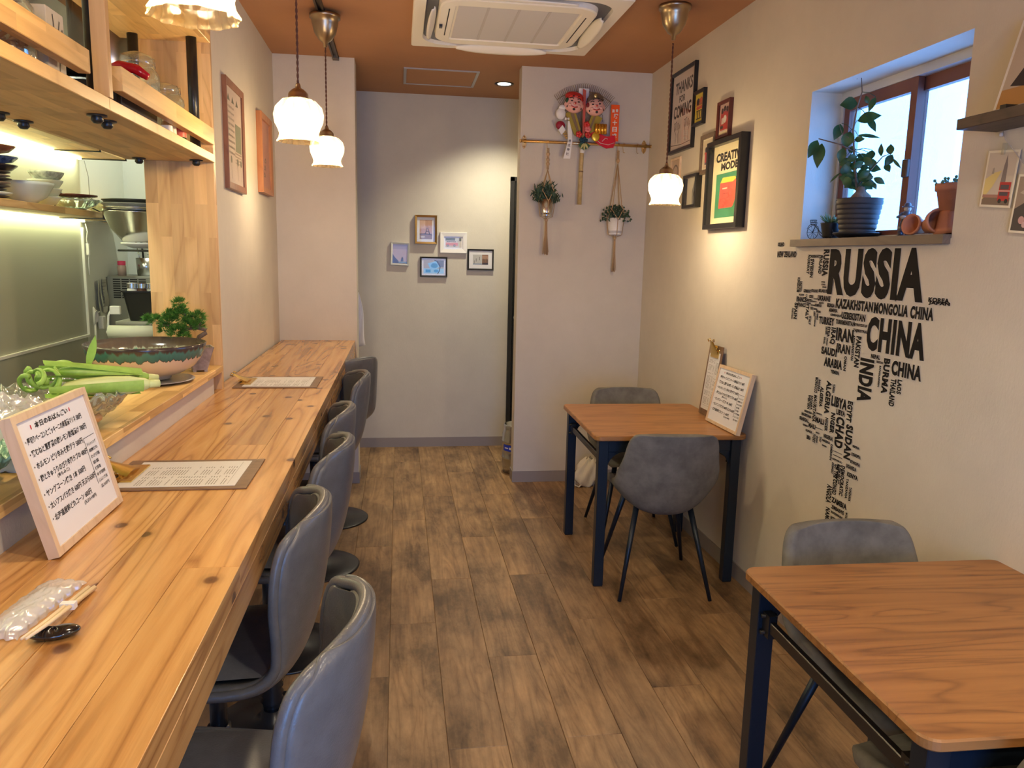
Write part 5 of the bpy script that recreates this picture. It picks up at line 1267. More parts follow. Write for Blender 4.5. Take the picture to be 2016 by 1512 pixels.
# ================================================================ MENUS
WD = 0.9487
def clipboard(label, loc, rz, L=0.335, W=0.225, rot=None, tone=M['dark_wood']):
    t = thing('menu_clipboard', label, 'clipboard', loc, rz, 'clipboard menus', rot)
    # local x: from clip to foot; lies in xy
    brd = wood_clip
    MB().bbox((0, -W / 2, 0), (L, W / 2, 0.004), 0.001).build('board', brd, t)
    MB().box((0.035, -W / 2 + 0.018, 0.004), (L - .03, W / 2 - .022, 0.0048)).build('paper', M['paper'], t)
    MB().box((0.030, -W / 2 + .014, 0.0052), (L - .02, W / 2 - .016, 0.0056)).build('plastic_sleeve', M['sleeve'], t)
    q = MB(); r2 = random.Random(11)
    for col in range(2):
        y0 = -W / 2 + .03 + col * .085; x = 0.075
        while x < L - .055:
            if r2.random() < .16: x += .009; continue
            y = y0
            while y < y0 + .070:
                k = r2.uniform(.004, .012)
                if y + k > y0 + .05 and y < y0 + .058: y = y0 + .058; continue
                q.box((x, y, .00485), (x + .0022, min(y + k, y0 + .072), .0050)); y += k + .003
            x += 0.0062
    q.box((.055, -.02, .00485), (.062, .02, .005)).box((L - .05, -W / 2 + .03, .00485), (L - .0493, W / 2 - .03, .005))
    q.build('small_print', M['inkgrey'], t)
    c = MB()
    c.bbox((0.02, -W * .28, .0045), (.062, W * .28, .009), .001).prism([(0.0, -.02), (.03, -.036), (.03, .036), (0.0, .02)], .009, .013, 'xy')
    c.grid(lambda u, v: (-.018 + .062 * u, (v - .5) * (.04 + .06 * u), .012 + .024 * (1 - u) ** 1.3 + .004 * math.sin(PI * v)), 8, 8)
    c.cyl((.016, -.03, .014), (.016, .03, .014), .006).tube([(-.016, -.022, .032), (-.03, -.024, .036), (-.024, -.026, .045), (-.014, -.022, .04)], .003, 6).tube([(-.016, .022, .032), (-.03, .024, .036), (-.024, .026, .045), (-.014, .022, .04)], .003, 6)
    o = c.build('clip', M['gold'], t); return t
wood_clip = wood('clipboard_brown', (0.13, 0.07, 0.035), (0.20, 0.115, 0.06), (0.25, 0.15, 0.085), 'X', 0.45, 30, 6, bump=.05)
clipboard('brown clipboard menu with gold clip lying beside the handwritten board on the counter', (-0.690, 1.945, WD), 0, 0.335, 0.262)
clipboard('brown clipboard menu with brass clip lying far along the counter', (-0.672, 3.355, WD), 0, 0.335, 0.285)
clipboard('brown clipboard menu standing against the wall on the far table', (1.582, 3.663, 1.083), 0, 0.36, 0.170, rot=Matrix(((-0.115, 0, -0.993), (0, -1, 0), (-0.993, 0, 0.115))).to_euler())

MENU = ['・厚切りベーコンとズッキーニの南蛮漬マリネ 580円', '・鶏むねと夏野菜の麹レモン酢塩漬け 780円', '・ホルモン ピリ辛みそ麹グラ 500円', '・麹ときゅうりのぴり辛風ラブの 480円', '(鬼もみじ)', '・ヤングコーン焼き 1本 500円', '・太いアスパラ焼き 600円 天ぷら650円', '・北海道産朝どれコーン 600円', '(天ぷら+50円)']
def menu_board(label, loc, rz, lean, w, h, bar):
    t = thing('menu_board', label, 'menu board', loc, 0, 'handwritten whiteboard menus')
    t.rotation_euler = (Matrix.Rotation(rz, 4, 'Z') @ Matrix.Rotation(-lean, 4, 'X')).to_euler()
    f = MB(); th = .020
    f.box((-w / 2, -th / 2, 0), (-w / 2 + bar, th / 2, h)).box((w / 2 - bar, -th / 2, 0), (w / 2, th / 2, h)).box((-w / 2 + bar, -th / 2, 0), (w / 2 - bar, th / 2, bar)).box((-w / 2 + bar, -th / 2, h - bar), (w / 2 - bar, th / 2, h))
    f.build('frame', M['maple'], t)
    MB().box((-w / 2 + bar, -th / 2 + .004, bar), (w / 2 - bar, th / 2 - .004, h - bar)).build('whiteboard', mat('whiteboard', (.78, .79, .82), .25), t)
    q = MB(); y = -th / 2 + .0035; iw, ih = w - 2 * bar, h - 2 * bar; x0 = -iw / 2; z0 = bar
    put_text(q, '本日のおばんざい', x0 + iw * .22, z0 + ih * .905, iw * .48, ih * .052, y, .035)
    rows = [(.05, .81, .82), (.05, .71, .84), (.05, .61, .72), (.05, .51, .74), (.28, .465, .18), (.05, .385, .62), (.05, .285, .74), (.05, .185, .60), (.50, .135, .2)]
    for s, (u, v, wd) in zip(MENU, rows): put_text(q, s, x0 + iw * u, z0 + ih * v, iw * wd, ih * (.056 if s[0] == '・' else .038), y, .022)
    for i, s in enumerate(('ドレッシング', '胡麻だれ', 'わさび塩', '岩塩', '抹茶塩', 'ゆず胡椒', 'にんにく醤油', '各50円')): put_text(q, s, x0 + iw * .81, z0 + ih * (.56 - i * .056), iw * (.15 if len(s) > 3 else .1), ih * .032, y, .014)
    q.box((x0 + iw * .785, y, z0 + ih * .22), (x0 + iw * .789, y + .0002, z0 + ih * .64)).box((x0 + iw * .785, y, z0 + ih * .638), (x0 + iw * .97, y + .0002, z0 + ih * .642))
    q.build('handwriting', M['ink'], t)
    q = MB(); 
    for u in (.17, .73): q.ball((x0 + iw * u, y, z0 + ih * .93), .0035, 8, 6, None, (.6, .15, 1.3))
    q.build('red_marks', M['red'], t)
    return t
menu_board('large handwritten whiteboard menu in pale wood frame leaning on the ledge', (-0.610, 1.5715, 0.9505), PI / 2, math.radians(14.0), 0.325, 0.262, .014)
menu_board('smaller-looking handwritten whiteboard menu leaning on the wall on the far table', (1.515, 3.40, 0.7215), -PI / 2 + math.radians(1), math.radians(12), 0.345, 0.285, .014)

# ================================================================ COUNTER THINGS
hn = thing('chopstick_rest', 'glossy black pebble-shaped chopstick rest under the chopsticks', 'chopstick rest', (-0.488, 1.112, WD), math.radians(15))
m = MB().grid(lambda u, v: (lambda a, e: (.033 * math.cos(a) * math.cos(e), .019 * math.sin(a) * math.cos(e), .008 + .0085 * math.sin(e) - (.004 * math.exp(-(math.cos(a) * 3) ** 2) * max(0, math.sin(e)))))(u * 2 * PI, (v - .5) * PI), 32, 16)
m.build('rest', mat('lacquer_black', (.006, .006, .007), .06, coat=1.0), hn)
cs = thing('chopsticks', 'pair of disposable wooden chopsticks resting on the black rest', 'chopsticks', (-0.499, 1.16, WD), 0)
pine2 = mat('pale_cedar', (.75, .60, .38), .5, var=.08)
for s in (-1, 1):
    MB().tube([(s * .003 - .004, -.105, .0275), (s * .0035, -.0485 + .0, .0212), (s * .0045 + .002, .11, .0045)], [.0022, .0034, .0042], 6).build('chopstick', pine2, cs)
MB().box((-.010, .02, .0085), (.011, .032, .0185)).build('paper_band', M['paper'], cs)
wt_ = thing('wet_towel', 'flat white wet towel in a crinkled clear wrapper at the lower left', 'wet towel', (-0.556, 1.205, WD), math.radians(84))
def pillow(hx, hy, hz, seed, amp):
    r3 = random.Random(seed); ph = [r3.uniform(0, 6) for _ in range(6)]
    def f(u, v):
        a = (u - .5) * 2; b = (v - .5) * 2; e = max(0, 1 - abs(a) ** 4) * max(0, 1 - abs(b) ** 3)
        n = math.sin(a * 9 + ph[0] + 3 * b) + math.sin(b * 8 + ph[1] + 2 * a) + .6 * math.sin(17 * a + ph[2] - 9 * b) + .5 * math.sin(21 * b + 8 * a + ph[3])
        k = 1.3 * (1 - abs(math.sin(a * 7 + 3 * math.sin(b * 3 + ph[0]) + ph[1]))) ** 3 + 1.3 * (1 - abs(math.sin(b * 5 + 2.2 * math.sin(a * 6 + ph[2])))) ** 3 + (1 - abs(math.sin(a * 11 - b * 6 + 2 * math.sin(b * 7 + a * 4)))) ** 4
        return (hx * a + .003 * math.sin(b * 12 + ph[4]), hy * b + .0015 * math.sin(a * 25 + ph[5]), .0015 + hz * e ** .5 + amp * (n * .4 + k * .9) * (.3 + e))
    return f
MB().grid(pillow(.07, .022, .012, 4, .0006), 30, 16).build('towel', M['white'], wt_)
MB().grid(pillow(.098, .031, .015, 2, .0012), 56, 30).build('wrapper', M['plastic'], wt_)

# ================================================================ LEDGE THINGS
LZ = 1.0452
bs = thing('ceramic_bowl', 'wide cream bowl with dripping teal and brown glaze on the ledge', 'bowl', (-0.865, 2.80, LZ + .0125))
def glaze():
    m = bpy.data.materials.new('drip_glaze'); m.use_nodes = True; nt = m.node_tree; p = nt.nodes['Principled BSDF']; L = nt.links.new
    tc = nd(nt, 'ShaderNodeTexCoord'); sp_ = nd(nt, 'ShaderNodeSeparateXYZ'); L(tc.outputs['Object'], sp_.inputs[0])
    at = nd(nt, 'ShaderNodeMath', operation='ARCTAN2'); L(sp_.outputs[1], at.inputs[0]); L(sp_.outputs[0], at.inputs[1])
    cb = nd(nt, 'ShaderNodeCombineXYZ'); L(at.outputs[0], cb.inputs[0]); 
    n = nd(nt, 'ShaderNodeTexNoise', Scale=9.0, Detail=3.0); L(cb.outputs[0], n.inputs['Vector'])
    a = nd(nt, 'ShaderNodeMath', operation='MULTIPLY_ADD'); L(n.outputs['Fac'], a.inputs[0]); a.inputs[1].default_value = -.05; L(sp_.outputs[2], a.inputs[2])
    # outside / inside told apart by the normal direction
    g = nd(nt, 'ShaderNodeNewGeometry'); ln = nd(nt, 'ShaderNodeVectorMath', operation='LENGTH'); 
    c2 = nd(nt, 'ShaderNodeCombineXYZ'); L(sp_.outputs[0], c2.inputs[0]); L(sp_.outputs[1], c2.inputs[1])
    dt = nd(nt, 'ShaderNodeVectorMath', operation='DOT_PRODUCT'); L(c2.outputs[0], dt.inputs[0]); L(g.outputs['Normal'], dt.inputs[1])
    ins = nd(nt, 'ShaderNodeMath', operation='LESS_THAN'); L(dt.outputs['Value'], ins.inputs[0]); ins.inputs[1].default_value = 0.0
    mr = nd(nt, 'ShaderNodeMapRange'); L(a.outputs[0], mr.inputs['Value']); mr.inputs['From Min'].default_value = 0.0; mr.inputs['From Max'].default_value = .10
    out = ramp(nt, mr.outputs[0], [(0, (.66, .54, .40)), (.50, (.68, .56, .42)), (.52, (.08, .05, .03)), (.55, (.04, .15, .13)), (.76, (.05, .20, .17)), (.84, (.07, .05, .04)), (.9, (.06, .045, .04))])
    inn = ramp(nt, mr.outputs[0], [(0, (.02, .26, .18)), (.15, (.03, .34, .24)), (.50, (.05, .30, .21)), (.58, (.35, .36, .28)), (.64, (.11, .08, .06)), (.9, (.08, .06, .05))])
    L(mix(nt, ins.outputs[0], out, inn), p.inputs['Base Color']); p.inputs['Roughness'].default_value = .15
    return m
MB().lathe([(0.0001, .004), (.068, .0), (.076, .0), (.078, .010), (.115, .020), (.155, .043), (.180, .076), (.192, .108), (.196, .122), (.191, .124), (.176, .085), (.148, .053), (.105, .030), (.06, .018), (0.0001, .015)], 72).build('bowl', glaze(), bs)
sa = thing('grey_plate', 'flat grey plate under the wide ceramic bowl', 'plate', (-0.845, 2.79, LZ))
MB().lathe([(0.0001, 0), (.08, 0), (.118, .006), (.136, .010), (.135, .0125), (.11, .0095), (.08, .006), (0.0001, .006)], 48).build('plate', mat('grey_glaze', (.36, .34, .30), .3), sa)
# bonsai
bo = thing('bonsai', 'small pine bonsai in a square stoneware pot at the ledge end', 'bonsai', (-0.752, 3.045, LZ), math.radians(20))
stone = mat('stoneware', (.34, .28, .24), .6, var=.35, vscale=30, bump=.5)
m = rings(MB(), [(rsq(.026, .026, .006), .006), (rsq(.03, .03, .006), .02), (rsq(.038, .038, .006), .05), (rsq(.048, .048, .006), .088), (rsq(.05, .05, .006), .094), (rsq(.045, .045, .006), .094), (rsq(.042, .042, .006), .084)])
for sx in (-1, 1):
    for sy in (-1, 1): m.box((sx * .02 - .006, sy * .02 - .006, 0), (sx * .02 + .006, sy * .02 + .006, .008))
m.build('pot', stone, bo)
MB().grid(lambda u, v: ((u - .5) * .084, (v - .5) * .084, .085 + .010 * math.sin(PI * u) * math.sin(PI * v) + .003 * math.sin(20 * u) * math.sin(17 * v)), 12, 12).build('moss', mat('moss', (.10, .09, .03), .9, bump=1, bscale=150), bo)
m = MB().tube([(.0, 0, .085), (-.004, 0, .11), (.004, 0, .130), (.028, 0, .145), (.030, 0, .156), (.0, 0, .165), (-.03, 0, .162), (-.075, 0, .172), (-.12, 0, .178)], [.011, .0095, .009, .0085, .008, .0075, .006, .004, .002], 10)
m.tube([(-.02, 0, .163), (-.03, .01, .19), (-.045, 0, .225), (-.05, 0, .25)], [.005, .004, .003, .002], 8).tube([(.0, 0, .165), (.012, -.01, .185), (.02, -.005, .205)], [.004, .003, .002], 8).tube([(-.03, 0, .162), (-.05, -.02, .15), (-.06, -.02, .14)], [.004, .003, .002], 8)
m.build('trunk', M['bark'], bo)
PADS = [(-.055, 0, .230, .022), (-.09, .01, .21, .03), (-.06, 0, .255, .026), (-.065, 0, .205, .040), (-.10, 0, .185, .040), (-.145, 0, .192, .028), (-.170, 0, .20, .016), (-.02, 0, .195, .034), (.005, 0, .205, .028), (-.075, -.02, .150, .036), (-.05, -.01, .135, .026), (-.03, -.015, .17, .034), (.0, -.01, .175, .026), (-.11, .01, .16, .028)]
f = MB()
for (x, y, z, R) in PADS:
    R *= 1.15
    for i in range(int(4600 * R)):
        a = rr.uniform(0, 2 * PI); e = rr.uniform(-.6, 1.5); d = Vector((math.cos(a) * math.cos(e), math.sin(a) * math.cos(e), math.sin(e) * .8)); c = Vector((x, y, z)) + d * R * rr.uniform(.35, .8)
        for k in range(4):
            n = (d + Vector((rr.uniform(-.5, .5), rr.uniform(-.5, .5), rr.uniform(-.1, .7)))).normalized() * rr.uniform(.012, .019); w = n.orthogonal().normalized() * .0012
            f.add([c - w, c + w, c + n], [(0, 1, 2)])
f.build('needles', mat('pine_needles', (.07, .21, .03), .5, var=.5, vscale=60), bo, kind='stuff')
ow = thing('owl_figurine', 'tiny white china figure with dark eyes tucked behind the bonsai trunk', 'figurine', (-0.80, 3.13, LZ))
MB().lathe([(0.0001, 0), (.02, 0), (.024, .03), (.019, .06), (.020, .08), (.014, .098), (0.0001, .102)], 20).ball((-.012, 0, .1), .006, 8, 6).ball((.012, 0, .1), .006, 8, 6).build('body', M['white'], ow)
MB().ball((-.008, -.018, .083), .004, 8, 6).ball((.008, -.018, .083), .004, 8, 6).build('eyes', M['ink'], ow)
wsc = thing('kitchen_scale', 'flat white kitchen scale under the nested steel bowls', 'scale', (-1.2, 3.95, 1.50))
MB().lathe([(0.0001, 0), (.05, 0), (.10, .018), (.105, .026), (0.0001, .028)], 32).build('plate', M['white'], wsc)
gt = thing('glass_canister', 'clear glass jar with a round lid standing behind the ceramic bowl', 'glass jar', (-0.955, 3.12, LZ))
MB().lathe([(0.0001, 0), (.058, 0), (.066, .01), (.068, .05), (.060, .068), (.066, .072), (.066, .078), (.05, .086), (.02, .092), (.02, .10), (0.0001, .102)], 36).build('jar', M['jar'], gt)
def crystal(name, label, loc, R, h, seed, m_, squash=1.0, group='glass platters on the ledge'):
    t = thing(name, label, 'glass dish', loc, 0, group)
    r3 = random.Random(seed)
    def f(u, v):
        a = u * 2 * PI; w = 1 + .035 * math.sin(9 * a) + .03 * math.sin(23 * a + v * 8) * v
        r = R * (.28 + .72 * v ** .8) * w; z = h * (v ** 1.7) + .006 * math.sin(31 * a + 14 * v) * v + .004 * math.sin(17 * a - 20 * v) + .005 * math.sin(9 * a) * v
        return (r * math.cos(a) * squash, r * math.sin(a), z + .022)
    o = MB().grid(f, 120, 16).build('dish', m_, t); s = o.modifiers.new('s', 'SOLIDIFY'); s.thickness = .005
    MB().lathe([(0.0001, .022), (R * .30, .022), (R * .26, .012), (R * .30, 0), (R * .26, 0), (0.0001, .004)], 36).build('foot', m_, t)
    return t
gp = crystal('glass_platter', 'large rippled glass platter of vegetables on the ledge behind the menu board', (-0.835, 2.05, LZ), .21, .078, 5, M['dishglass'], .72)
gd = crystal('glass_platter', 'round green-tinted rippled glass dish at the left photo edge', (-0.835, 1.50, LZ), .13, .055, 9, mat('green_glass', (.22, .42, .30), .12, coat=.5), 1.0)
# maize cobs in green husk lying on the platter
husk = mat('corn_husk', (.30, .50, .09), .4, var=.25, vscale=18); hskp = mat('corn_husk_pale', (.62, .70, .30), .4, var=.1, vscale=12)
def corn(label, p0, p1, r, seed, tail=True):
    o0 = Vector(p0); t = thing('corn_cob', label, 'vegetable', p0, 0, 'green husked corn on the glass platter')
    d = Vector(p1) - o0; L = d.length; q = d.to_track_quat('Z', 'Y').to_matrix().to_4x4()
    MB().lathe([(0.0001, 0), (r * .45, .002), (r * .62, L * .05), (r, L * .25), (r * 1.02, L * .5), (r * .8, L * .78), (r * .42, L * .95), (0.0001, L)], 20, q, flute=lambda a, j: 1 + .05 * math.sin(6 * a + seed)).build('husk', husk if seed % 2 else hskp, t)
    MB().lathe([(0.0001, -.025), (r * .42, -.024), (r * .45, .0), (r * .3, .01), (0.0001, .01)], 12, q).build('stalk', hskp, t)
    m = MB()
    for k in range(3):
        a = k * 2.1 + seed; m.grid(lambda u, v: tuple(q @ Vector(((r * 1.03 + .004 * v) * math.cos(a + (u - .5) * 1.3 * (1 - v * .6)), (r * 1.03 + .004 * v) * math.sin(a + (u - .5) * 1.3 * (1 - v * .6)), L * (.1 + 1.05 * v)))), 5, 10)
    m.build('husk_leaf', husk, t)
    return t
cx = [('fat green husked corn cob in front on the platter', (-.640, 2.085, 1.155), (-.810, 1.975, 1.165), .024, 2), ('green husked corn cob behind the front one, pointing at the ceramic bowl', (-.665, 2.16, 1.16), (-.845, 2.04, 1.195), .022, 1), ('green husked corn cob at the back of the platter', (-.70, 2.22, 1.15), (-.87, 2.10, 1.185), .020, 3)]
for c in cx: corn(*c)
lv = thing('corn_leaf', 'long upright green corn leaf rising from the vegetable pile', 'leaf', (-.80, 2.12, 1.19))
m = MB().grid(lambda u, v: (.02 * v + (u - .5) * .022 * math.sin(PI * (.1 + .9 * v)) * (1 if v < 1 else 0), .01 * v, .085 * v + .004 * abs(u - .5)), 4, 12)
m.grid(lambda u, v: (-.02 - .085 * v, (u - .5) * .03 * math.sin(PI * (.08 + .9 * v)), .0 + .018 * math.sin(v * 3) + .004 * abs(u - .5)), 4, 12).grid(lambda u, v: (.02 + .11 * v, .03 + (u - .5) * .022 * math.sin(PI * (.08 + .9 * v)), .0 - .03 * v), 4, 12); m.build('blade', husk, lv)
# curly stalk ends piled at the left
vg = thing('leek_bundle', 'curled green stalk ends piled at the left of the platter', 'vegetable', (-.865, 1.99, 1.165))
m = MB()
for i in range(9):
    a0 = rr.uniform(0, 6); r = rr.uniform(.015, .028); c = Vector((rr.uniform(-.03, .03), rr.uniform(-.05, .05), rr.uniform(0, .03)))
    m.tube([c + Vector((r * math.cos(a0 + k * .5), .012 * k / 3, r * math.sin(a0 + k * .5))) for k in range(9)], [.007 - .0005 * k for k in range(9)], 7)
m.build('stalks', husk, vg)
sal = thing('wrapped_produce', 'yellow and white wrapped produce heaped inside the glass platter', 'food', (-.81, 2.0, 1.075))
m = MB()
for i in range(16):
    m.use(i % 3); a = rr.uniform(0, 2 * PI); r = rr.uniform(0, .11); m.ball((r * math.cos(a) * .7, r * math.sin(a) * 1.2, rr.uniform(.01, .04)), rr.uniform(.018, .03), 10, 8, None, (1.3, 1, .6))
m.build('pieces', [mat('produce_yellow', (.62, .50, .14), .4), mat('produce_white', (.7, .68, .55), .3), mat('produce_orange', (.55, .30, .12), .4)], sal, kind='stuff')
wr = thing('cling_film', 'crinkled cling film over the food at the left of the ledge', 'cling film', (-0.85, 1.73, LZ + .004))
MB().grid(pillow(.13, .105, .125, 8, .006), 60, 60).build('film', M['plastic'], wr)
MB().grid(pillow(.11, .09, .10, 5, .002), 24, 24).build('food_under_film', mat('greens_mash', (.35, .42, .16), .5, var=.5, vscale=30), wr)

# ================================================================ THINGS ON THE HANGING SHELF
SZ = 1.8625
def jar(label, loc, r, h):
    t = thing('glass_jar', label, 'glass jar', loc, 0, 'clip-top glass jars on the hanging shelf')
    pr = [(0.0001, 0), (r * .9, 0), (r, .01)]
    for i in range(7): pr += [(r, .02 + i * h * .085), (r * 1.03, .02 + (i + .5) * h * .085)]
    pr += [(r, h * .72), (r * .8, h * .80), (r * .72, h * .82), (r * .74, h * .84)]
    MB().lathe(pr, 32).build('body', M['jar'], t)
    MB().lathe([(r * .76, h * .845), (r * .78, h * .87), (r * .7, h * .93), (r * .3, h * .97), (0.0001, h * .975)], 28).build('lid', M['jar'], t)
    MB().tube([(r * .76 * math.cos(a), r * .76 * math.sin(a), h * .84) for a in [i * PI / 10 for i in range(20)]], .0016, 5, True).tube([(r * .78, -.01, h * .84), (r * .9, -.01, h * .78), (r * .88, -.01, h * .9), (r * .76, 0, h * .9)], .0016, 5).build('wire_clip', M['chrome'], t)
    return t
jar('big clip-top glass jar on the hanging shelf behind the red pan handle', (-.845, 2.80, SZ), .066, .275)
jar('second clip-top glass jar, lower and nearer the end board', (-.803, 2.95, SZ), .060, .21)
rp = thing('frying_pan', 'black pan whose glossy red handle sticks out over the shelf rail', 'pan', (-.925, 2.56, SZ + .13))
MB().lathe([(0.0001, 0), (.085, 0), (.10, .03), (.103, .03), (.088, -.003), (0.0001, -.003)], 32).build('pan', M['black'], rp)
MB().tube([(.075, -.03, .022), (.12, -.05, .034), (.17, -.06, .022), (.20, -.06, .002)], [.010, .013, .015, .010], 12).build('handle', mat('handle_red', (.50, .01, .02), .15), rp)
tb = thing('toaster_oven', 'black and steel appliance lying on the hanging shelf behind the rail', 'appliance', (-.86, 2.52, SZ))
MB().bbox((-.13, -.17, .008), (.10, .17, .095), .006).build('body', M['black'], tb)
MB().bbox((.10, -.16, .02), (.104, .16, .085), .001).build('front_plate', mat('grey_glass', (.10, .10, .10), .1), tb); MB().cyl((.115, -.14, .088), (.115, .14, .088), .005).build('handle', M['steel'], tb)
def bottle(label, loc, r, h, c, lc):
    t = thing('condiment_bottle', label, 'bottle', loc, 0, 'condiment bottles on the hanging shelf')
    MB().lathe([(0.0001, 0), (r, 0), (r, h * .62), (r * .45, h * .78), (r * .42, h * .9), (0.0001, h * .9)], 20).build('bottle', c, t)
    MB().lathe([(r * .48, h * .88), (r * .48, h), (0.0001, h)], 16).build('cap', M['white'], t)
    MB().lathe([(r + .0005, h * .15), (r + .0005, h * .5)], 20).build('label', lc, t)
bottle('small white-capped bottle low on the hanging shelf beside the appliance', (-.745, 2.74, SZ), .017, .065, mat('bottle_amber', (.45, .25, .08), .2), M['paper'])
bottle('dark green bottle with red and white label near the shelf end', (-.75, 2.90, SZ), .024, .12, mat('bottle_green', (.01, .07, .03), .15), mat('label_redwhite', (.6, .12, .08), .4))
bottle('yellow bottle standing between the green bottle and the small one', (-.755, 2.82, SZ), .018, .09, mat('bottle_yellow', (.5, .33, .05), .2), M['cream'])
gjar = thing('snack_jar', 'glass jar of brown dried snacks at the upper left corner', 'glass jar', (-.80, 1.80, SZ))
MB().lathe([(0.0001, 0), (.055, 0), (.06, .01), (.06, .12), (.045, .14), (.045, .15)], 28).build('jar', M['jar'], gjar); MB().lathe([(.047, .145), (.05, .15), (.05, .165), (0.0001, .166)], 24).build('lid', M['dark_wood'], gjar)
m = MB()
for i in range(90):
    m.use(i % 2); a = rr.uniform(0, 2 * PI); r = rr.uniform(.02, .046); c = Vector((r * math.cos(a), r * math.sin(a), rr.uniform(.01, .115))); d = Vector((rr.uniform(-1, 1), rr.uniform(-1, 1), rr.uniform(-1, 1))).normalized() * .012; m.tube([c - d, c + d], .005, 5)
m.build('snacks', [mat('snack_brown', (.42, .16, .05), .5), mat('snack_tan', (.62, .36, .16), .5)], gjar, kind='stuff')
bx = thing('tea_box', 'pale box printed with thin black leaves on the hanging shelf, upper left', 'box', (-.80, 1.935, SZ))
MB().bbox((-.05, -.045, 0), (.05, .045, .15), .001).build('box', mat('box_kraft', (.55, .50, .40), .5), bx)
A = Art(.085, .14)
for pts in ([(.35, .95), (.45, .6), (.5, .3)], [(.75, .9), (.6, .6), (.52, .3)], [(.9, .8), (.72, .4), (.6, .1)]): A.line(pts, (.02, .02, .02), .004)
A.poly([(.55, .12), (.95, .08), (.9, .03), (.6, .05)], (.02, .02, .02)); o = A.mb.build('print', A.mats, bx); o.location = (.0502, 0, .075); o.rotation_euler = (0, 0, PI / 2)

# ================================================================ KITCHEN BEYOND
KX = -1.612
def kshelf(label, z, y1, led):
    t = thing('kitchen_shelf', label, 'shelf', (-1.62, 2.5, z), 0, 'lit kitchen wall shelves')
    MB().bbox((0.009, -1.8, 0), (.225, y1 - 2.5, .028), .0015).build('board', M['lamY'], t)
    MB().box((0.012, -1.8, -.010), (.026, led - 2.5, -.001)).build('light_strip', mat('led_strip', (1, 1, 1), .5, emit=(.96, 1.0, .55), estr=10.0), t)
    for y in (0.2, 1.50, led - 2.5 + .03):
        m = MB().box((.010, y, -.006), (.230, y + .010, 0)).box((.226, y, -.006), (.230, y + .010, .04)).box((.010, y, 0.0), (.014, y + .010, .12)).tube([(.014, y + .005, .115), (.04, y + .005, .115), (.21, y + .005, .03)], .003, 6)
        m.build('bracket', M['black'], t)
kshelf('upper pale kitchen shelf with a glowing strip light under it', 1.949, 4.36, 4.32)
kshelf('lower pale kitchen shelf of bowls with a strip light under it', 1.638, 4.75, 4.31)
for z in (1.92, 1.61):
    l = bpy.data.lights.new('shelf_led', 'AREA'); l.shape = 'RECTANGLE'; l.size = .02; l.size_y = 3.0; l.energy = 3.2; l.color = (.95, 1.0, .55)
    o = bpy.data.objects.new('shelf_led', l); COL.objects.link(o); o.location = (-1.585, 2.8, z + .012)
KZ = 1.6665
def dish(name, label, x, y, z, prof, m_, n=32, flute=None, cat='bowl', g='crockery on the lower kitchen shelf'):
    t = thing(name, label, cat, (x, y, z), 0, g); MB().lathe(prof, n, flute=flute).build('dish', m_, t); return t
bowlp = lambda r, h: [(0.0001, .003), (r * .4, .0), (r * .42, .006), (r * .75, h * .35), (r * .97, h * .85), (r, h), (r * .97, h), (r * .7, h * .4), (r * .35, .010), (0.0001, .009)]
dark = mat('dark_plate', (.05, .035, .03), .3); brn = mat('tan_plate', (.38, .27, .17), .4); whi = mat('white_china', (.66, .68, .60), .2)
PY = 3.13
for i, (m_, r) in enumerate(((dark, .085), (whi, .095), (dark, .075), (dark, .088), (brn, .09), (dark, .095), (brn, .09), (dark, .092))):
    nm = ('dark', 'white', 'small dark', 'dark', 'tan', 'dark', 'tan', 'dark')[i]
    dish('plate', nm + ' plate, number %s from the bottom of the kitchen plate stack' % ('one two three four five six seven eight'.split()[i]), -1.50, PY, KZ + i * .0125, [(0.0001, 0), (r * .6, 0), (r, .010), (r, .013), (r * .6, .005), (0.0001, .005)], m_, cat='plate')
dish('serving_bowl', 'dark boat-shaped bowl on top of the plate stack', -1.50, PY + .08, KZ + .10, bowlp(.085, .03), dark)
dish('serving_bowl', 'blue lattice patterned bowl below the red-brown one', -1.50, PY + .10, KZ + .132, bowlp(.08, .03), mat('blue_lattice', (.12, .17, .32), .3, var=.8, vscale=60))
dish('serving_bowl', 'red-brown wavy-rimmed bowl topping the plate stack', -1.50, PY + .06, KZ + .163, bowlp(.085, .035), mat('redbrown_glaze', (.25, .08, .04), .25), flute=lambda a, j: 1 + .06 * math.sin(4 * a))
dish('serving_bowl', 'deep white bowl with scalloped lines beside the plate stack', -1.49, PY + .29, KZ, bowlp(.11, .085), whi, 48, lambda a, j: 1 + .025 * abs(math.sin(6 * a)))
for i in range(4): dish('small_bowl', ('flower-rimmed', 'plain cream', 'thin-edged', 'lowest')[3 - i] + ' small bowl in the leaning white stack by the wall', -1.51 + .006 * i, PY + .52, KZ + i * .034, bowlp(.068, .045), whi if i < 3 else mat('flower_china', (.45, .46, .40), .25, var=.5, vscale=50))
dish('glass_bowl', 'fluted glass bowl with beaded dark rim on the kitchen shelf', -1.47, PY + .75, KZ, bowlp(.10, .05), M['dishglass'], 60, lambda a, j: 1 + .04 * math.cos(16 * a))
dish('beaded_dish', 'dark dish edged with white dots resting in the glass bowl', -1.47, PY + .75, KZ + .052, [(0.0001, .004), (.05, .002), (.09, .012), (.092, .018), (.05, .010), (0.0001, .010)], mat('maroon_glaze', (.14, .03, .02), .25), 60, lambda a, j: 1 + .03 * math.cos(24 * a))
dish('glass_bowl', 'small clear fluted bowl right of the beaded dish', -1.46, PY + 1.02, KZ, bowlp(.07, .055), M['dishglass'], 48, lambda a, j: 1 + .04 * math.cos(14 * a))
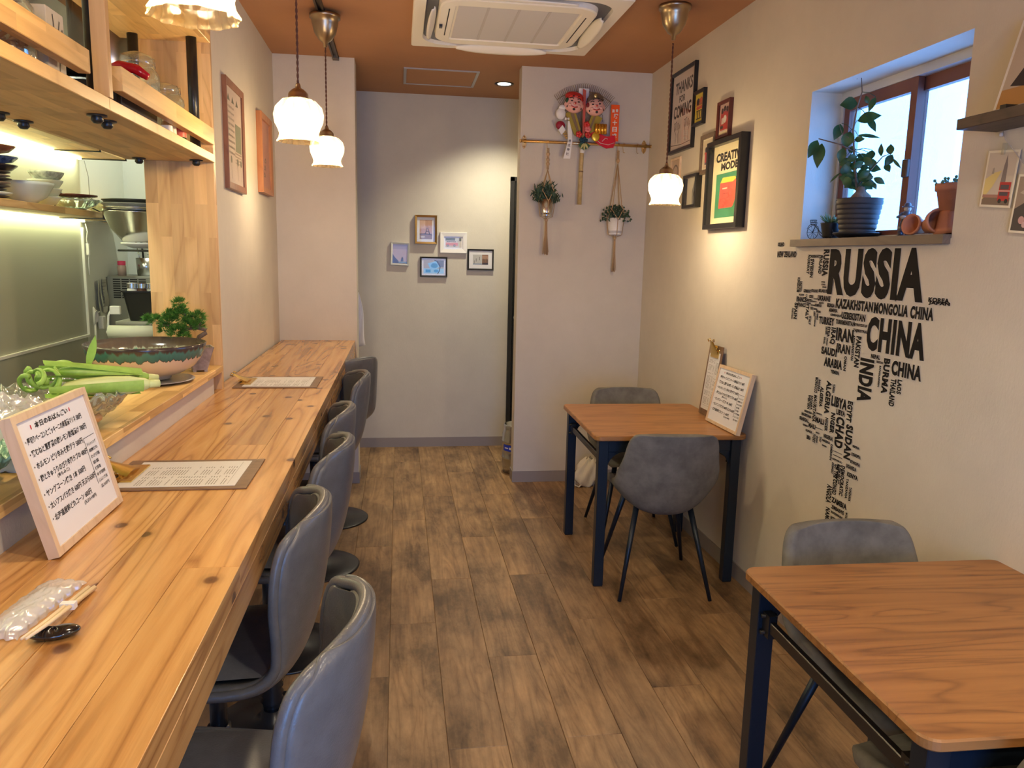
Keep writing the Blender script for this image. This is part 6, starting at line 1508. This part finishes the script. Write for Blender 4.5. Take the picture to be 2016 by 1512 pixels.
# nested mixing bowls and strainer on a dark wire stand
ks = thing('wire_stand', 'black wire kitchen stand carrying the steel mixing bowls', 'stand', (-1.23, 3.95, 0.875))
m = MB()
for (x, y) in ((.20, -.09), (.20, .09)): m.tube([(x, y, -.87), (x, y, .62)], .006, 8)
for z in (.615,): m.tube([(-.06, -.09, z), (.20, -.09, z), (.20, .09, z), (-.06, .09, z)], .005, 6, True); [m.tube([(-.06 + .045 * i, -.09, z), (-.06 + .045 * i, .09, z)], .002, 5) for i in range(1, 6)]
m.build('frame', M['black'], ks)
st_ = M['steel']
def mixb(label, z, r, h, m_): dish('mixing_bowl', label, -1.225, 3.95, z, [(0.0001, .0), (r * .45, .0), (r * .8, h * .45), (r * .98, h * .96), (r * 1.03, h), (r * 1.03, h + .003), (r * .96, h), (r * .78, h * .47), (r * .44, .003), (0.0001, .003)], m_, 48, cat='mixing bowl', g='steel mixing bowls in the kitchen')
mixb('large steel mixing bowl at the bottom of the kitchen nest', 1.530, .150, .135, st_)
mixb('steel mixing bowl nested second from the bottom', 1.553, .148, .132, st_)
mixb('mesh strainer bowl nested third in the stack', 1.573, .147, .130, mat('mesh_steel', (.35, .35, .33), .5, .9, bump=1, bscale=900))
mixb('dark-rimmed bowl on top of the nested kitchen bowls', 1.592, .146, .128, mat('dark_steel', (.10, .10, .10), .3, .9))
# grey ice machine
im = thing('ice_machine', 'grey kitchen ice machine with black vent slots', 'appliance', (-1.48, 4.72, 0))
MB().bbox((-.13, -.12, 0.02), (.30, .24, 1.346), .006).build('cabinet', mat('appliance_grey', (.30, .30, .27), .4, .3), im)
for s, q in ((-.095, .0), (-.05, 0), (-.005, 0), (.04, 0)):
    m = MB(); [m.box((s, -.1225, 1.225 + k * .0125), (s + .038, -.1195, 1.232 + k * .0125)) for k in range(9)]; m.build('vent', M['ink'], im)
pj = thing('pink_capped_jar', 'clear jar with a bright pink cap on the grey ice machine', 'jar', (-1.545, 4.66, 1.347))
MB().lathe([(0.0001, 0), (.022, 0), (.023, .05), (.018, .06)], 20).build('jar', mat('jar_pinkish', (.5, .36, .3), .2), pj); MB().lathe([(.021, .058), (.021, .082), (0.0001, .083)], 20).build('cap', mat('cap_pink', (.75, .06, .15), .4), pj)
uc = thing('utensil_caddy', 'steel caddy of ladles and tongs standing on the ice machine', 'utensil holder', (-1.43, 4.72, 1.347))
MB().lathe([(0.0001, 0), (.05, 0), (.055, .1), (.052, .1), (.045, .004), (0.0001, .004)], 24).build('cup', M['steel'], uc)
for i in range(6): a = i * 1.1; MB().tube([(.02 * math.cos(a), .02 * math.sin(a), .02), (.055 * math.cos(a), .03 * math.sin(a), .21 + .02 * (i % 3))], [.003, .005], 6).build('utensil', M['steel'] if i % 2 else M['blackmatte'], uc)
def papers(label, x, y, z, w, h, seed, rz=0):
    t = thing('pinned_papers', label, 'papers', (x, y, z), rz, 'papers pinned in the kitchen')
    r3 = random.Random(seed)
    for i in range(3):
        o = MB().grid(lambda u, v: ((u - .5) * w * .7 + (i - 1) * w * .2, -.004 * i + .010 * math.sin(v * 4 + i) * v, -h * v * (1 - .12 * i)), 4, 8).build('sheet', mat('note_%d' % i, ((.55, .55, .48), (.62, .63, .56), (.4, .4, .35))[i], .6), t)
    q = MB(); [q.box((-w * .3, -.012, -h * (.1 + .09 * k)), (w * r3.uniform(.0, .3), -.0115, -h * (.1 + .09 * k) + .004)) for k in range(8)]; q.build('scribble', M['inkgrey'], t)
papers('curling recipe sheets pinned on the kitchen end wall', -1.45, 4.985, 1.66, .17, .27, 1)
papers('small notes hanging from a yellow clip on the kitchen wall', -1.60, 4.50, 1.33, .09, .20, 2, PI / 2)
bk = thing('black_basket', 'black plastic kitchen basket holding small jars', 'basket', (-1.225, 4.055, 1.153))
m = rings(MB(), [(rsq(.07, .085, .015), 0), (rsq(.09, .11, .015), .138), (rsq(.098, .118, .015), .140), (rsq(.098, .118, .015), .146), (rsq(.088, .108, .015), .146), (rsq(.068, .082, .015), .006)]); m.build('basket', M['black'], bk)
pt = thing('basket_table', 'narrow stainless kitchen bench under the black basket', 'bench', (-1.22, 4.05, 0))
MB().bbox((-.13, -.115, 1.135), (.13, .25, 1.152), .003).build('top', mat('bench_grey', (.35, .35, .31), .4), pt)
for sx in (-1, 1): MB().box((sx * .115 - .012, .20, 0), (sx * .115 + .012, .225, 1.135)).build('leg', M['steel'], pt)
for (lab, dx, c, r) in (('white oval-lidded spice tin leaning in the black basket', -.06, M['white'], .022), ('dark brown spice jar in the black basket', -.015, mat('jar_dark', (.08, .03, .02), .3), .022), ('clear-capped spice jar in the black basket', .03, mat('jar_clear2', (.5, .5, .48), .2), .022), ('reddish spice jar against the wooden board', .062, mat('jar_red2', (.22, .07, .04), .3), .02)):
    t = thing('spice_jar', lab, 'jar', (-1.225 + dx, 4.0, 1.162)); MB().lathe([(0.0001, 0), (r, 0), (r, .14), (r * .9, .145), (r * .95, .15), (r * .95, .172), (0.0001, .174)], 18).build('jar', c, t); MB().lathe([(r * 1.02, .148), (r * 1.02, .170)], 18).build('lid', M['steel'], t)
pr_ = thing('paper_towel_roll', 'white kitchen paper roll on a white wall arm below the basket', 'paper roll', (-1.26, 3.885, 1.105))
MB().cyl((-.10, 0, 0), (.12, 0, 0), .033, n=32).build('roll', mat('paper_roll', (.72, .74, .64), .8), pr_); MB().tube([(-.10, 0, 0), (-.108, 0, .0), (-.10, 0, .08), (-.085, 0, .11)], .005, 8).bbox((-.09, -.012, .085), (-.045, .012, .125), .003).cyl((-.112, 0, 0), (.13, 0, 0), .008).build('holder', M['white'], pr_)
sbt = thing('spray_bottle', 'white cone-shaped squeeze bottle with black trigger on the basket bench', 'bottle', (-1.16, 4.23, 1.153))
MB().lathe([(0.0001, 0), (.035, 0), (.036, .10), (.028, .20), (.012, .30), (0.0001, .30)], 20).build('bottle', M['white'], sbt); MB().tube([(0, 0, .29), (0, -.0, .33), (-.03, 0, .335), (-.04, 0, .31)], .008, 8).build('trigger', M['black'], sbt)
ad = thing('power_adapter', 'white plug adapter with coiled white cable on the kitchen wall', 'adapter', (-1.61, 4.46, 1.10))
MB().bbox((0, -.022, -.035), (.028, .022, .035), .004).build('plug', M['white'], ad)
m = MB(); m.tube([(.01, -.01, .035), (.015, -.03, .06), (.012, -.07, .05), (.015, -.10, .02)], .003, 6)
for k in range(5): m.tube([(.012 + .003 * k, -.10 + (.010 + .004 * k) * math.cos(a), .04 + .05 * math.sin(a) * (1 - .1 * k)) for a in [i * PI / 8 for i in range(16)]], .0025, 6, True)
m.tube([(.015, -.10, .0), (.012, -.095, -.12)], .006, 6); m.build('cable', M['white'], ad)
cb_ = thing('led_cable', 'thin white cable running down the edge of the kitchen wall panel', 'cable', (-1.60, 4.33, 1.62))
MB().tube([(0, 0, 0), (.004, .01, -.04), (0, .0, -.08), (.005, .012, -.14), (0, .01, -.2), (.004, .0, -.26)], .003, 6).bbox((-.004, -.008, -.16), (.012, .012, -.10), .002).build('cable', M['white'], cb_)
cb2 = thing('brown_cable', 'thin brown cable hanging between the two kitchen shelves', 'cable', (-1.60, 4.37, 1.94))
MB().tube([(0, 0, 0), (.008, .02, -.08), (.004, .03, -.16), (.01, .03, -.26)], .002, 5).build('cable', M['inkgrey'], cb2)
fr_ = thing('exhaust_duct', 'shiny steel exhaust duct seen through the hanging shelf', 'duct', (-1.28, 3.9, 2.05))
MB().cyl((0, 0, 0), (0, 0, .6), .17, n=40).build('duct', M['steel'], fr_)
kc = thing('kitchen_worktop', 'stainless kitchen worktop behind the serving ledge', 'worktop', (-1.3, 1.5, 0))
MB().bbox((-.31, -3.2, .82), (-.02, 2.2, .86), .003).build('top', M['steel'], kc); MB().box((-.31, -3.2, 0.0), (-.06, 2.2, .82)).build('cabinet', mat('bench_grey', (.35, .35, .31), .4), kc)
